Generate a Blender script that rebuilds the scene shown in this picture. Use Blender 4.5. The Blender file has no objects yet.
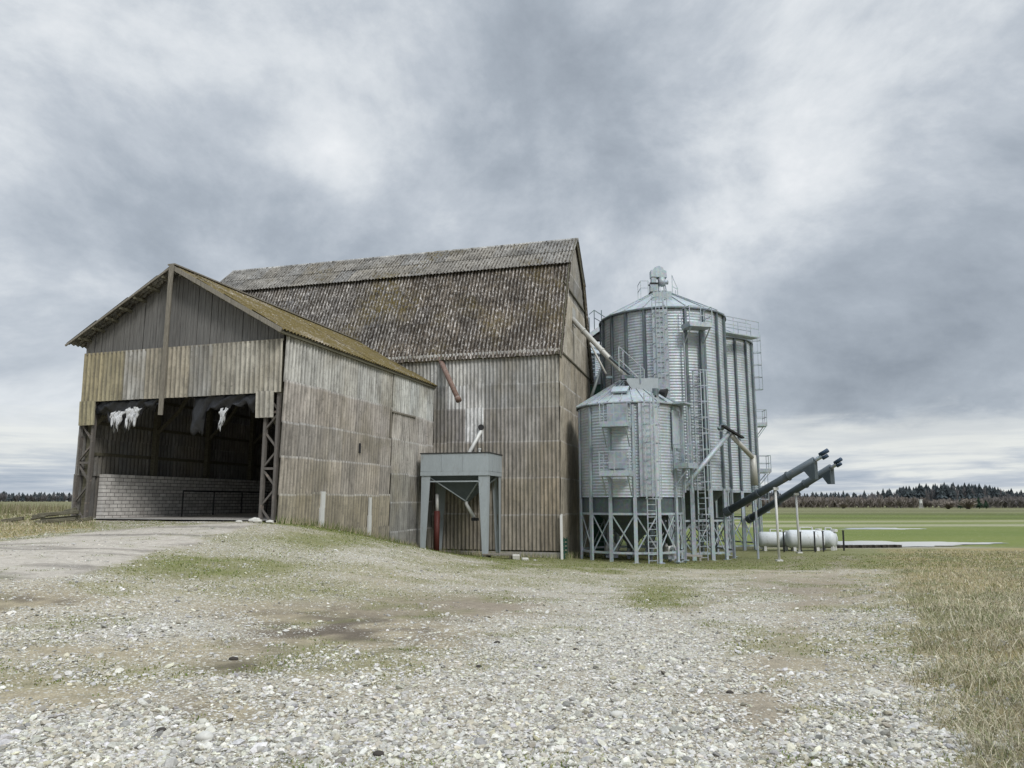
import bpy, math, random
import numpy as np
from mathutils import Vector, Matrix
random.seed(7); rng = np.random.default_rng(7)
R = math.radians; PI = math.pi
sc = bpy.context.scene
COL = sc.collection
# ------------------------------------------------------------------ camera
PITCH = R(9.09); FPX = 731.0; EYE = 1.6
cam_d = bpy.data.cameras.new('camera'); cam = bpy.data.objects.new('camera', cam_d); COL.objects.link(cam)
cam.location = (0, 0, EYE); cam.rotation_euler = (PI/2 + PITCH, 0, 0)
cam_d.sensor_width = 36; cam_d.lens = FPX/1024*36; cam_d.clip_end = 6000; cam_d.clip_start = .05
sc.camera = cam
def P(px, py, Y):
    """world point seen at a photo position, at forward distance Y (used to read real positions off the photo)"""
    h = Y*math.tan(PITCH + math.atan((384-py)/FPX))
    dc = Y*math.cos(PITCH) + h*math.sin(PITCH)
    return Vector(((px-512)/FPX*dc, Y, EYE+h))
# ------------------------------------------------------------------ mesh builder
class MB:
    def __init__(s): s.v = []; s.f = []; s.c = []; s.col = None
    def add(s, vs, fs, col=None):
        n = len(s.v); s.v += [tuple(x) for x in vs]; s.f += [tuple(i+n for i in f) for f in fs]
        if col is not None or s.c:
            while len(s.c) < n: s.c.append((.5, .5, .5))
            s.c += [col or (.5, .5, .5)]*len(vs)
    def box(s, c, sz, rot=None, col=None):
        x, y, z = [a/2 for a in sz]
        vs = [Vector(p) for p in ((-x,-y,-z),(x,-y,-z),(x,y,-z),(-x,y,-z),(-x,-y,z),(x,-y,z),(x,y,z),(-x,y,z))]
        if rot is not None: vs = [rot @ v for v in vs]
        c = Vector(c); s.add([v+c for v in vs], [(0,3,2,1),(4,5,6,7),(0,1,5,4),(1,2,6,5),(2,3,7,6),(3,0,4,7)], col)
    def box2(s, a, b, col=None):
        s.box([(a[i]+b[i])/2 for i in range(3)], [abs(b[i]-a[i]) for i in range(3)], None, col)
    def bar(s, a, b, w, h=None, up=(0,0,1), col=None):
        a = Vector(a); b = Vector(b); h = h or w; d = (b-a); L = d.length; d.normalize()
        u = Vector(up)
        if abs(d.dot(u)) > .98: u = Vector((1,0,0)) if abs(d.x) < .9 else Vector((0,1,0))
        x = d.cross(u).normalized(); z = x.cross(d)
        m = Matrix((x, d, z)).transposed()
        s.box((a+b)/2, (w, L, h), m, col)
    def tube(s, pts, r, n=8, cap=True, col=None):
        pts = [Vector(p) for p in pts]; vs = []; fs = []
        rr = r if isinstance(r, (list, tuple)) else [r]*len(pts)
        prev = None
        for i, p in enumerate(pts):
            d = (pts[min(i+1, len(pts)-1)] - pts[max(i-1, 0)]).normalized()
            if prev is None: u = d.orthogonal().normalized()
            else: u = (prev - d*prev.dot(d)).normalized()
            prev = u; w = d.cross(u)
            for k in range(n):
                a = 2*PI*k/n; vs.append(p + (u*math.cos(a)+w*math.sin(a))*rr[i])
        for i in range(len(pts)-1):
            for k in range(n): fs.append((i*n+k, i*n+(k+1)%n, (i+1)*n+(k+1)%n, (i+1)*n+k))
        if cap: fs.append(tuple(range(n))[::-1]); fs.append(tuple((len(pts)-1)*n+k for k in range(n)))
        s.add(vs, fs, col)
    def lathe(s, prof, n=48, c=(0,0,0), ax='z'):
        vs = []; fs = []
        for (r, z) in prof:
            for k in range(n):
                a = 2*PI*k/n
                p = (r*math.cos(a), r*math.sin(a), z) if ax == 'z' else (z, r*math.cos(a), r*math.sin(a))
                vs.append((p[0]+c[0], p[1]+c[1], p[2]+c[2]))
        for i in range(len(prof)-1):
            for k in range(n): fs.append((i*n+k, i*n+(k+1)%n, (i+1)*n+(k+1)%n, (i+1)*n+k))
        s.add(vs, fs)
    def prism(s, poly, ext, col=None):
        n = len(poly); e = Vector(ext); poly = [Vector(p) for p in poly]
        s.add(poly+[p+e for p in poly], [tuple(range(n))[::-1], tuple(range(n, 2*n))]+[(i, (i+1)%n, n+(i+1)%n, n+i) for i in range(n)], col)
    def build(s, name, mat=None, parent=None, smooth=False, dz=0, loc=None):
        m = bpy.data.meshes.new(name)
        v = s.v if not dz else [(a, b, c-dz) for a, b, c in s.v]
        m.from_pydata(v, [], s.f)
        if s.c:
            while len(s.c) < len(s.v): s.c.append((.5,.5,.5))
            at = m.attributes.new('tone', 'FLOAT_COLOR', 'POINT')
            a = np.array([tuple(q)+(.5,) if len(q) == 3 else q for q in s.c], np.float32); at.data.foreach_set('color', a.ravel())
        m.update()
        if smooth: m.polygons.foreach_set('use_smooth', [True]*len(m.polygons))
        o = bpy.data.objects.new(name, m); COL.objects.link(o)
        if mat: m.materials.append(mat)
        if parent is not None: o.parent = parent
        if loc is not None: o.location = loc
        return o
def npmesh(name, v, f, mat, cols=None, smooth=False):
    """v (n,3), f (m,k) arrays -> one mesh object"""
    m = bpy.data.meshes.new(name); k = f.shape[1]
    m.vertices.add(len(v)); m.vertices.foreach_set('co', v.astype(np.float32).ravel())
    m.loops.add(f.size); m.loops.foreach_set('vertex_index', f.astype(np.int32).ravel())
    m.polygons.add(len(f)); m.polygons.foreach_set('loop_start', np.arange(len(f), dtype=np.int32)*k)
    m.polygons.foreach_set('use_smooth', np.full(len(f), smooth))
    for nm, c in (cols or {}).items():
        at = m.attributes.new(nm, 'FLOAT_COLOR', 'POINT'); a = np.ones((len(v), 4), np.float32); a[:, :c.shape[1]] = c
        at.data.foreach_set('color', a.ravel())
    m.update(); m.validate(); m.materials.append(mat)
    o = bpy.data.objects.new(name, m); COL.objects.link(o); return o
def tag(o, label=None, cat=None, group=None, kind=None):
    if label: o['label'] = label
    if cat: o['category'] = cat
    if group: o['group'] = group
    if kind: o['kind'] = kind
    return o
def thing(name, label, cat, loc=(0,0,0), rz=0, group=None):
    o = bpy.data.objects.new(name, None); COL.objects.link(o); o.location = loc; o.rotation_euler = (0, 0, rz)
    o.empty_display_size = .3
    return tag(o, label, cat, group)
def copy_tree(o, parent=None):
    c = o.copy(); COL.objects.link(c); c.parent = parent
    for ch in list(o.children): copy_tree(ch, c)
    return c
# ------------------------------------------------------------------ materials
class NT:
    def __init__(s, name):
        s.m = bpy.data.materials.new(name); s.m.use_nodes = True; s.t = s.m.node_tree; s.n = s.t.nodes
        s.b = s.n['Principled BSDF']; s.x = 0
    def node(s, ty, **kw):
        n = s.n.new(ty)
        for k, v in kw.items():
            if k.startswith('i_'):
                key = k[2:]; key = int(key) if key.isdigit() else key
                n.inputs[key].default_value = v
            else: setattr(n, k, v)
        return n
    def link(s, a, b): s.t.links.new(a, b)
    def obj(s, scale=(1,1,1), rot=(0,0,0), gen=False):
        tc = s.node('ShaderNodeTexCoord'); mp = s.node('ShaderNodeMapping')
        mp.inputs['Scale'].default_value = scale; mp.inputs['Rotation'].default_value = rot
        s.link(tc.outputs['Object'], mp.inputs[0]); return mp.outputs[0]
    def noise(s, vec, scale, detail=4, rough=.55, dist=0):
        n = s.node('ShaderNodeTexNoise'); n.inputs['Scale'].default_value = scale; n.inputs['Detail'].default_value = detail
        n.inputs['Roughness'].default_value = rough; n.inputs['Distortion'].default_value = dist
        if vec is not None: s.link(vec, n.inputs['Vector'])
        return n.outputs['Fac']
    def ramp(s, fac, stops):
        r = s.node('ShaderNodeValToRGB'); e = r.color_ramp.elements
        while len(e) < len(stops): e.new(.5)
        for i, (p, c) in enumerate(stops):
            e[i].position = p; c = c if isinstance(c, (tuple, list)) else (c, c, c); e[i].color = (c[0], c[1], c[2], 1)
        s.link(fac, r.inputs[0]); return r.outputs[0]
    def mix(s, fac, a, b, mode='MIX'):
        n = s.node('ShaderNodeMix', data_type='RGBA', blend_type=mode)
        for sock, v in ((n.inputs[0], fac), (n.inputs[6], a), (n.inputs[7], b)):
            if isinstance(v, bpy.types.NodeSocket): s.link(v, sock)
            elif isinstance(v, (tuple, list)): sock.default_value = (v[0], v[1], v[2], 1)
            else: sock.default_value = v
        return n.outputs[2]
    def math(s, op, a, b=0, c=0, clamp=False):
        n = s.node('ShaderNodeMath', operation=op); n.use_clamp = clamp
        for i, v in enumerate((a, b, c)):
            if isinstance(v, bpy.types.NodeSocket): s.link(v, n.inputs[i])
            else: n.inputs[i].default_value = v
        return n.outputs[0]
    def crest(s): return s.node('ShaderNodeAttribute', attribute_name='tone').outputs['Alpha']
    def attr(s, name): return s.node('ShaderNodeAttribute', attribute_name=name).outputs['Color']
    def bump(s, h, strength=.3, dist=.02):
        b = s.node('ShaderNodeBump'); b.inputs['Strength'].default_value = strength; b.inputs['Distance'].default_value = dist
        s.link(h, b.inputs['Height']); s.link(b.outputs[0], s.b.inputs['Normal'])
    def out(s, col, rough=.8, metal=0, spec=.3):
        if isinstance(col, bpy.types.NodeSocket): s.link(col, s.b.inputs['Base Color'])
        else: s.b.inputs['Base Color'].default_value = (*col, 1)
        if isinstance(rough, bpy.types.NodeSocket): s.link(rough, s.b.inputs['Roughness'])
        else: s.b.inputs['Roughness'].default_value = rough
        s.b.inputs['Metallic'].default_value = metal; s.b.inputs['Specular IOR Level'].default_value = spec
        return s.m

def m_simple(name, col, var=.25, rough=.7, metal=0, scale=4, stretch=(1,1,1), rust=None, rust_amt=.45):
    t = NT(name); v = t.obj(stretch)
    n = t.noise(v, scale, 6, .65); n2 = t.noise(v, scale*7, 3, .6)
    c = t.mix(n, [a*(1-var) for a in col], [min(1, a*(1+var)) for a in col])
    c = t.mix(t.ramp(n2, [(.3, .0), (.8, .5)]), c, [a*.72 for a in col])
    if rust: c = t.mix(t.ramp(t.noise(v, scale*.8+1, 7, .7), [(rust_amt, 0), (rust_amt+.12, 1)]), c, rust)
    t.bump(n2, .15, .01)
    return t.out(c, rough, metal)
def m_sheet():
    """weathered fibre-cement corrugated sheet; tone of every sheet comes from its own attribute"""
    t = NT('fibre_cement_sheet'); tone = t.attr('tone')
    st = t.noise(t.obj((5.5, 5.5, .35)), 1.6, 5, .7); gr = t.noise(t.obj(), 22, 4, .7); big = t.noise(t.obj((1,1,.8)), .55, 4, .6)
    fine = t.noise(t.obj((14, 14, .8)), 1.2, 4, .7)
    blot = t.noise(t.obj((1, 1, .6)), 1.1, 8, .72)
    c = t.mix(1, tone, t.ramp(blot, [(.3, .5), (.44, .92), (.6, 1.12), (.74, 1.6)]), 'MULTIPLY')
    c = t.mix(1, c, t.ramp(st, [(.28, .72), (.72, 1.25)]), 'MULTIPLY')
    c = t.mix(1, c, t.ramp(fine, [(.32, .84), (.5, 1.0), (.68, 1.12)]), 'MULTIPLY')
    c = t.mix(t.ramp(big, [(.48, 0), (.66, .45)]), c, (.20, .175, .12))
    grime_shade = t.math('SUBTRACT', t.noise(t.obj((1.6, 1.6, .7)), 1.7, 7, .75), t.math('MULTIPLY', t.crest(), .30))   # algae runs, with groove shade painted in to bring out the corrugation
    c = t.mix(t.ramp(grime_shade, [(.27, 0), (.50, .55)]), c, (.09, .086, .078))
    c = t.mix(t.ramp(gr, [(.6, 0), (.75, .5)]), c, (.42, .41, .38))
    c = t.mix(t.ramp(t.noise(t.obj(), 9, 6, .75), [(.56, 0), (.68, .6)]), c, (.09, .085, .075))
    t.bump(gr, .3, .01)
    return t.out(c, .92, 0, .15)
def m_roof(name, moss, dens, speck=1.0):
    """old corrugated roof covering with moss and lichen lumps"""
    t = NT(name); tone = t.attr('tone')
    v = t.obj((2.6, .8, .8)); l1 = t.math('ADD', t.noise(v, 3.2, 6, .78), t.math('MULTIPLY', t.math('SUBTRACT', .5, t.crest()), .20)); l2 = t.noise(t.obj(), 17, 4, .75); big = t.noise(t.obj(), .28, 4, .6)
    c = t.mix(1, tone, t.ramp(l2, [(.3, .55), (.7, 1.4)]), 'MULTIPLY')
    c = t.mix(t.ramp(l1, [(.53-dens*.10, 0), (.57-dens*.08, 1)]), c, (.05, .042, .034))  # dark moss and painted shade together darken the grooves
    c = t.mix(t.ramp(t.math('ADD', t.noise(t.obj((2.2,.8,.8)), 5.5, 5, .8), t.math('MULTIPLY', t.math('SUBTRACT', t.crest(), .5), .09)), [(.555, 0), (.60, .9*speck)]), c, (.50, .475, .45))
    c = t.mix(1, c, t.ramp(t.noise(t.obj((.8,.8,.8)), .9, 6, .7), [(.32, .5), (.5, 1.0), (.68, 1.5)]), 'MULTIPLY')
    mz = t.math('MULTIPLY', t.ramp(big, [(.42-moss*.2, 0), (.6-moss*.15, 1)]), t.ramp(t.noise(t.obj(), 5, 5, .7), [(.4-moss*.12, 0), (.55-moss*.1, 1)]))
    c = t.mix(mz, c, t.mix(l2, (.06, .05, .018), (.20, .155, .065)))
    t.bump(t.math('ADD', l1, l2), .7, .05)
    return t.out(c, .95, 0, .1)
def m_wood(name, a, b, stretch=(6,6,.5)):
    t = NT(name); n = t.noise(t.obj(stretch), 2.2, 6, .7); n2 = t.noise(t.obj((stretch[0]*4, stretch[1]*4, stretch[2]*1.5)), 2, 4, .7)
    tone = t.attr('tone')
    c = t.mix(n, a, b); c = t.mix(1, c, t.ramp(n2, [(.3, .6), (.7, 1.25)]), 'MULTIPLY')
    t.bump(n2, .3, .01); return t.out(c, .9, 0, .15)
def m_galv(name, col=(.42,.46,.49), rough=.42, metal=.75, var=.14):
    t = NT(name); v = t.obj()
    n = t.noise(v, 1.3, 5, .6); n2 = t.noise(t.obj((9,9,.5)), 1.5, 4, .7)
    vo = t.node('ShaderNodeTexVoronoi'); vo.inputs['Scale'].default_value = 9; t.link(v, vo.inputs['Vector'])
    c = t.mix(n, [a*(1-var) for a in col], [a*(1+var) for a in col])
    c = t.mix(.18, c, vo.outputs['Color'], 'SOFT_LIGHT')
    c = t.mix(t.ramp(n2, [(.5, 0), (.8, .45)]), c, [a*.62 for a in col])
    sx = t.node('ShaderNodeSeparateXYZ'); t.link(v, sx.inputs[0])
    an = t.math('FLOOR', t.math('MULTIPLY', t.math('ARCTAN2', sx.outputs['Y'], sx.outputs['X']), 10/PI)); zf = t.math('FLOOR', t.math('DIVIDE', sx.outputs['Z'], .96))
    cb = t.node('ShaderNodeCombineXYZ'); t.link(an, cb.inputs[0]); t.link(zf, cb.inputs[1]); wn = t.node('ShaderNodeTexWhiteNoise', noise_dimensions='2D'); t.link(cb.outputs[0], wn.inputs['Vector'])
    c = t.mix(1, c, t.ramp(wn.outputs['Value'], [(0, .88), (1, 1.12)]), 'MULTIPLY')
    ro = t.math('ADD', t.math('ADD', t.math('MULTIPLY', n2, .3), rough-.14), t.math('MULTIPLY', wn.outputs['Value'], .1))
    return t.out(c, ro, metal, .5)
M = {}
M['sheet'] = m_sheet()
M['roof_steep'] = m_roof('roof_steep_mossy', -.32, .5)
M['roof_top'] = m_roof('roof_upper_grey', -.5, -.2, .35)
M['roof_moss'] = m_roof('roof_shed_moss', .75, .35)
M['board'] = m_wood('grey_boards', (.09,.088,.085), (.21,.207,.20))
M['plank'] = m_wood('weathered_plank', (.14,.125,.1), (.3,.28,.24))
M['oldwood'] = m_wood('old_wood', (.06,.055,.04), (.2,.19,.14), (1,6,6))
M['galv'] = m_galv('galvanised_wall', (.44,.485,.52), .5, .45, .14)
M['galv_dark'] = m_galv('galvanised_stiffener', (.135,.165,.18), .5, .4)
M['galv_leg'] = m_galv('galvanised_leg', (.37,.42,.45), .55, .4)
M['galv_roof'] = m_galv('galvanised_roof', (.33,.37,.39), .6, .35)
M['hopper_cone'] = m_galv('shaded_cone', (.09,.115,.12), .6, .3)  # shade under the silo body put into the steel colour
M['duct'] = m_simple('beige_tube', (.46,.455,.42), .12, .5, .2, 3)
M['auger'] = m_simple('blue_grey_auger', (.085,.105,.12), .25, .5, .3, 2.5, (1,1,1), (.16,.13,.11), .6)
M['motor'] = m_simple('motor_blue', (.035,.06,.1), .2, .5, .1, 5)
M['blue_paint'] = m_simple('pale_blue_steel', (.37,.41,.43), .2, .6, .1, 2.6, (1.6,1.6,.4), (.22,.19,.16), .60)
M['inner_dark'] = m_simple('hopper_inner', (.10,.12,.13), .3, .7, .1, 3)
M['rust'] = m_simple('rusty_steel', (.19,.125,.10), .35, .85, .1, 9, (1,1,1), (.3,.26,.23), .55)
M['red'] = m_simple('dull_red_paint', (.085,.022,.018), .3, .6, 0, 5, (1,1,1), (.12,.06,.05), .6)
M['truss'] = m_simple('weathered_truss', (.13,.12,.11), .35, .85, .1, 6, (1,1,1), (.24,.2,.17), .56)
M['black_steel'] = m_simple('black_rail', (.02,.02,.022), .3, .6, .1, 6)
M['white_tube'] = m_simple('whitish_tube', (.62,.62,.6), .12, .5, .1, 5)
M['tank'] = m_simple('white_tank', (.60,.63,.65), .1, .45, 0, 2.2, (1,1,.5), (.36,.36,.33), .56)
M['conc'] = m_simple('old_concrete', (.33,.315,.29), .22, .95, 0, 1.4)
M['chalk'] = m_simple('pale_block', (.5,.49,.45), .2, .95, 0, 7)
M['green_paint'] = m_simple('dark_green_paint', (.03,.085,.06), .2, .5, .1, 2)
M['dark_roof'] = m_simple('dark_underside', (.03,.03,.032), .3, .8, 0, 3)
M['clod'] = m_simple('dark_clod', (.05,.044,.038), .4, .95, 0, 20)
M['rope'] = m_simple('light_tube', (.45,.5,.5), .1, .5, .3, 3)
# brick of the inner wall
t = NT('white_brick'); br = t.node('ShaderNodeTexBrick')
tcb = t.node('ShaderNodeTexCoord'); mpb = t.node('ShaderNodeMapping'); mpb.inputs['Rotation'].default_value = (PI/2, 0, PI/2)
cmb = t.node('ShaderNodeCombineXYZ'); sep = t.node('ShaderNodeSeparateXYZ'); t.link(tcb.outputs['Object'], sep.inputs[0])
t.link(sep.outputs['Y'], cmb.inputs['X']); t.link(sep.outputs['Z'], cmb.inputs['Y'])
t.link(cmb.outputs[0], br.inputs['Vector'])
for k, v in (('Scale', 1.0), ('Mortar Size', .012), ('Brick Width', .39), ('Row Height', .145)): br.inputs[k].default_value = v
br.inputs['Color1'].default_value = (.74,.72,.69,1); br.inputs['Color2'].default_value = (.58,.56,.54,1); br.inputs['Mortar'].default_value = (.13,.125,.12,1)
c = t.mix(t.ramp(t.noise(t.obj(), 3, 6, .7), [(.4, 0), (.75, .6)]), br.outputs['Color'], (.2,.19,.17))
t.bump(br.outputs['Fac'], -.5, .02); M['brick'] = t.out(c, .95)
# torn sheet
def m_film(name, col, rough):
    t = NT(name); n = t.noise(t.obj(), 5, 5, .6)
    c = t.mix(n, [a*.6 for a in col], [min(1,a*1.25) for a in col]); t.bump(n, .6, .05); return t.out(c, rough, 0, .5)
M['film_black'] = m_film('black_film', (.016,.017,.02), .5); M['film_white'] = m_film('white_film', (.55,.56,.57), .4)
# ------------------------------------------------------------------ frames of the two buildings
TS, TB = R(17.5), R(15.3)
P0 = Vector((-7.97, 25.05)); P1 = Vector((2.3, 35.6))
def sh(x, y, z=0): return Vector((P0.x+x*math.cos(TS)+y*math.sin(TS), P0.y-x*math.sin(TS)+y*math.cos(TS), z))
def bn(x, y, z=0): return Vector((P1.x+x*math.cos(TB)+y*math.sin(TB), P1.y-x*math.sin(TB)+y*math.cos(TB), z))
# ------------------------------------------------------------------ terrain
ctrl = [(0,0,0),(-6,4,0),(6,4,.02),(0,-8,.1),(-12,-4,.1),(12,-4,.1),
 (-5,12,-.08),(0,12,-.3),(5,12,-.35),(0,20,-.66),(6,20,-.74),(12,20,-.75),(-4,20,.02),(-1.5,26,-.55),(4,27,-.98),(10,30,-1.1),
 (-8,13,.28),(-13.5,19,.55),(-9.2,21.5,.74),(-9,24,.88),(-17,26,.92),(-19,31,.98),(-24,30,.95),(-30,20,.7),(-20,10,.35),(-6.3,23.2,.72),
 (20,14,-.3),(14,9,-.05),(9,8,.02),(24,35,-1.1),(30,20,-.6),(40,40,-1.35),
 (9,39,-1.5),(5.9,34,-1.2),(13,47,-1.55),(18,46,-1.42),(24,50,-1.5),(35,55,-1.6),(10,60,-1.6),(0,55,-1.4),(-2,36.3,-.98),(-1.2,34.2,-.95),
 (-40,50,.9),(-30,60,.8),(-25,42,.95)]
for L, z in ((0,.9),(4,.44),(7.3,-.07),(10,-.5),(12.9,-.85)):
    for off in (.0, 1.0): q = sh(off, L); ctrl.append((q.x, q.y, z-off*.12))
for x, y, z in ((-9,0,.9),(-4.5,0,.9),(-4.5,3,.92),(-9,6,.92),(-9,12,.9),(-3,8,.9)): q = sh(x, y); ctrl.append((q.x, q.y, z))
for x, y, z in ((0,0,-1.1),(-3,0,-1.03),(0,9.4,-1.35),(-22,0,.6),(-22,9,.3),(-10,9,-.2)): q = bn(x, y); ctrl.append((q.x, q.y, z))
ctrl = np.array(ctrl, float)
def phi(r2): return r2*np.log(np.maximum(r2, 1e-9))*.5
def tps_fit(c):
    n = len(c); K = phi(((c[:, None, :2]-c[None, :, :2])**2).sum(2)) + np.eye(n)*1.5
    A = np.zeros((n+3, n+3)); A[:n, :n] = K; A[:n, n] = 1; A[:n, n+1:] = c[:, :2]; A[n:, :n] = A[:n, n:].T
    return np.linalg.solve(A, np.concatenate([c[:, 2], np.zeros(3)]))
W = tps_fit(ctrl)
def vnoise(x, y, s, seed=0):
    x = np.asarray(x)*s+seed*17.3; y = np.asarray(y)*s+seed*9.1
    xi = np.floor(x).astype(np.int64); yi = np.floor(y).astype(np.int64); fx = x-xi; fy = y-yi
    def h(a, b):
        n = (a*374761393 + b*668265263 + seed*1442695041) & 0xffffffff
        n = ((n ^ (n >> 13))*1274126177) & 0xffffffff
        return ((n ^ (n >> 16)) & 0xffff)/65535.
    fx = fx*fx*(3-2*fx); fy = fy*fy*(3-2*fy)
    return (h(xi,yi)*(1-fx)+h(xi+1,yi)*fx)*(1-fy)+(h(xi,yi+1)*(1-fx)+h(xi+1,yi+1)*fx)*fy
def fbm(x, y, s, seed=0, o=4):
    a = 0; t = 0; w = 1
    for i in range(o): a = a+w*vnoise(x, y, s*2**i, seed+i); t += w; w *= .55
    return a/t
def sstep(a, b, x): t = np.clip((x-a)/(b-a), 0, 1); return t*t*(3-2*t)
def height(x, y):
    x = np.asarray(x, float); y = np.asarray(y, float); shp = x.shape; x = x.ravel(); y = y.ravel(); z = np.zeros_like(x)
    xc = np.clip(x, -40, 45); yc = np.clip(y, -10, 62)
    for i in range(0, len(x), 20000):
        s = slice(i, i+20000); d = (xc[s, None]-ctrl[None, :, 0])**2+(yc[s, None]-ctrl[None, :, 1])**2
        z[s] = phi(d) @ W[:-3] + W[-3] + W[-2]*xc[s] + W[-1]*yc[s]
    far = sstep(-30, 10, x)*(-1.6-1.0)+1.0
    k = np.maximum(sstep(48, 66, y), np.maximum(sstep(26, 44, x), sstep(28, 42, -x)))
    k = np.where(y < 20, k*sstep(-5, 20, y)*1.0, k)
    z = z*(1-k)+far*k
    z = np.clip(z, -1.75, 1.1)
    near = 1-sstep(30, 60, np.hypot(x, y))
    inside = ((x-P0.x)*math.cos(TS)-(y-P0.y)*math.sin(TS) < .2) & ((x-P0.x)*math.sin(TS)+(y-P0.y)*math.cos(TS) > -.2)
    z += near*(fbm(x, y, .8, 3)-.5)*.07*np.where(inside, .1, 1) + near*(fbm(x, y, 3.1, 8, 2)-.5)*.02*np.where(inside, 0, 1)
    # the low grassy bank beside the track on the right
    z += .22*np.exp(-((x-6.3-(y-9)*.28)/1.3)**2)*sstep(4, 7, y)*(1-sstep(14, 24, y))*fbm(x, y, .7, 5)*1.4
    return z.reshape(shp)
def hz(x, y): return float(height(np.array([x]), np.array([y]))[0])
def proj(x, y, z):
    dc = y*math.cos(PITCH)+(z-EYE)*math.sin(PITCH); dc = np.where(dc < .3, .3, dc)
    return 512+FPX*x/dc, 384-FPX*((z-EYE)*math.cos(PITCH)-y*math.sin(PITCH))/dc
def zones(x, y, z):
    """what covers the yard at each ground point: stone density, base colour, grass density, straw density"""
    u, v = proj(x, y, z)
    n1 = fbm(x, y, .5, 11); n2 = fbm(x, y, 1.7, 21); n3 = fbm(x, y, .18, 31)
    ju = u+(n2-.5)*50; jv = v+(n1-.5)*16+(n2-.5)*8
    def blob(cx, cy, rx, ry): return np.exp(-(((ju-cx)/rx)**2+((jv-cy)/ry)**2)**1.3)
    def band(a, b, soft=6): return sstep(a-soft, a, jv)*(1-sstep(b, b+soft, jv))
    D = .58+(n1-.5)*.8+(n3-.5)*.3
    for cx, cy, rx, ry, k in ((600,655,150,30,.4),(160,628,150,12,.3),(300,552,110,12,.3),(560,587,150,10,.22),(700,610,120,20,.2),(900,735,130,30,.35),(480,745,260,40,.3),(100,745,200,30,.25),
                              (330,625,130,26,-.5),(460,604,80,13,-.45),(225,715,60,20,-.4),(20,600,60,8,-.5),(810,588,60,11,-.4),(735,725,70,38,-.25),(240,665,60,8,-.4),(660,592,40,10,-.4),
                              (130,650,200,6,-.25),(560,680,60,9,-.12),(760,655,80,18,-.1),(60,690,90,22,-.25),(430,665,90,8,-.2)):
        D = D+1.35*k*blob(cx, cy, rx, ry)
    # dirt colours
    c = np.stack([.24+n2*.10, .205+n2*.09, .145+n2*.06], -1)
    def paint(m, col):
        nonlocal c
        m = np.clip(m, 0, 1)[..., None]; c = c*(1-m)+np.array(col)*m
    rag = sstep(.36, .6, fbm(x, y, 2.4, 87))
    paint(rag*blob(330,630,140,24)*.9+rag*blob(225,715,60,20)+rag*blob(20,600,60,8)+rag*blob(240,668,50,8), (.10,.082,.065))
    paint(blob(470,604,100,14)+blob(810,588,70,12)+blob(735,725,80,40)*.8, (.23,.195,.15))
    # grass
    G = .85*blob(200,566,150,15)*(.55+.9*n2)+.55*blob(300,592,140,10)+.8*blob(330,540,110,12)*(v > 520)+.8*blob(660,596,48,14)+.35*blob(90,672,160,12)*n2*2+.5*blob(560,580,110,5)+.4*blob(860,640,50,40)*n2
    along = (x-P0.x)*math.sin(TS)+(y-P0.y)*math.cos(TS); across = (x-P0.x)*math.cos(TS)-(y-P0.y)*math.sin(TS)
    G = np.maximum(G, (1-sstep(1.5, 3.6+n1*2, across))*sstep(-1.8, 0, along)*(1-sstep(11, 15, along))*(across > -.4))
    front = sstep(28.5, 31.5, y+(n1-.5)*5)*(x > -6)*(x < 60)*(along > 6)
    G = np.maximum(G, front*(.85+.3*(n1-.5)))
    G = np.maximum(G, .5*sstep(.5, .62, n1)*sstep(12, 20, y)); G = np.maximum(G, .42*sstep(.5, .68, fbm(x, y, .9, 77))*(y > 3))
    G = np.maximum(G, .8*blob(330, 541, 110, 11)*(v > 520)*(y < 40)); G = np.maximum(G, .9*blob(560, 566, 140, 6))
    # right dry grass
    edge = 884+np.clip((v-560)*.42, 0, 400)+(n1-.5)*70
    S = sstep(-14, 22, u-edge)*(v > 548)*(y > 0)
    S = np.maximum(S, .6*sstep(-110, 0, u-edge)*sstep(.50, .62, n2)*(v > 560))
    S = np.maximum(S, sstep(0, 10, x-7.5-.35*y)*(y < 50))
    # left rough grass beyond the pad
    left = ((y > 28.6+(x+17)*-.05)*(x < -14.5)).astype(float)
    left = np.maximum(left, (v < np.interp(u, [-400, 0, 70, 95], [556, 539, 531, 528])+(n2-.5)*8)*(u < 95)*(y > 14)*1.0)
    S = np.maximum(S, left*.9); G = np.maximum(G, left*.35*(n1 > .45))
    gap = ((y > 26.2)*(x < -12.5)*(across < -8.6)).astype(float); G = np.maximum(G, gap*.9)
    # concrete pad before the doorway
    pu = np.array([-400, 0, 70, 130, 200, 262]); top = np.interp(u, pu, [560, 541, 534, 528, 524, 521]); bot = np.interp(u, pu, [600, 583, 577, 560, 542, 523])
    C = sstep(-2, 2, v+(n2-.5)*5-top)*(1-sstep(-3, 2, v+(n2-.5)*10-bot))*(u < 262)*(y > 0)
    ins = (across < 0)*(along > -.3)*(along < 13)*(across > -9.2)
    C = np.maximum(C, ins.astype(float)); G = np.where(C > .5, G*.0+.25*sstep(.62, .7, n2), G); S = np.where(C > .5, 0, S)
    paint(C, (.40, .365, .315)); c = c*(1-.42*(C*sstep(.48, .66, fbm(x*.3+y*.2, y*1.8, 1.1, 41)))[..., None])
    paint(np.clip(G, 0, 1)*.9, (.135, .15, .05)); 
    sm = np.clip(S, 0, 1); st = np.stack([.205+n1*.09, .175+n1*.06, .095+n1*.01], -1); c = c*(1-sm[..., None]*.9)+st*sm[..., None]*.9
    gsm = sstep(.52, .66, fbm(x, y, .45, 61))*sm; paint(gsm*.6, (.10, .12, .045))
    # muddy earth right around buildings
    D = D*(1-.9*np.clip(C*1.1, 0, 1))*(1-.97*sstep(.1, .9, G))*(1-.93*np.clip(S, 0, 1))
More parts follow.
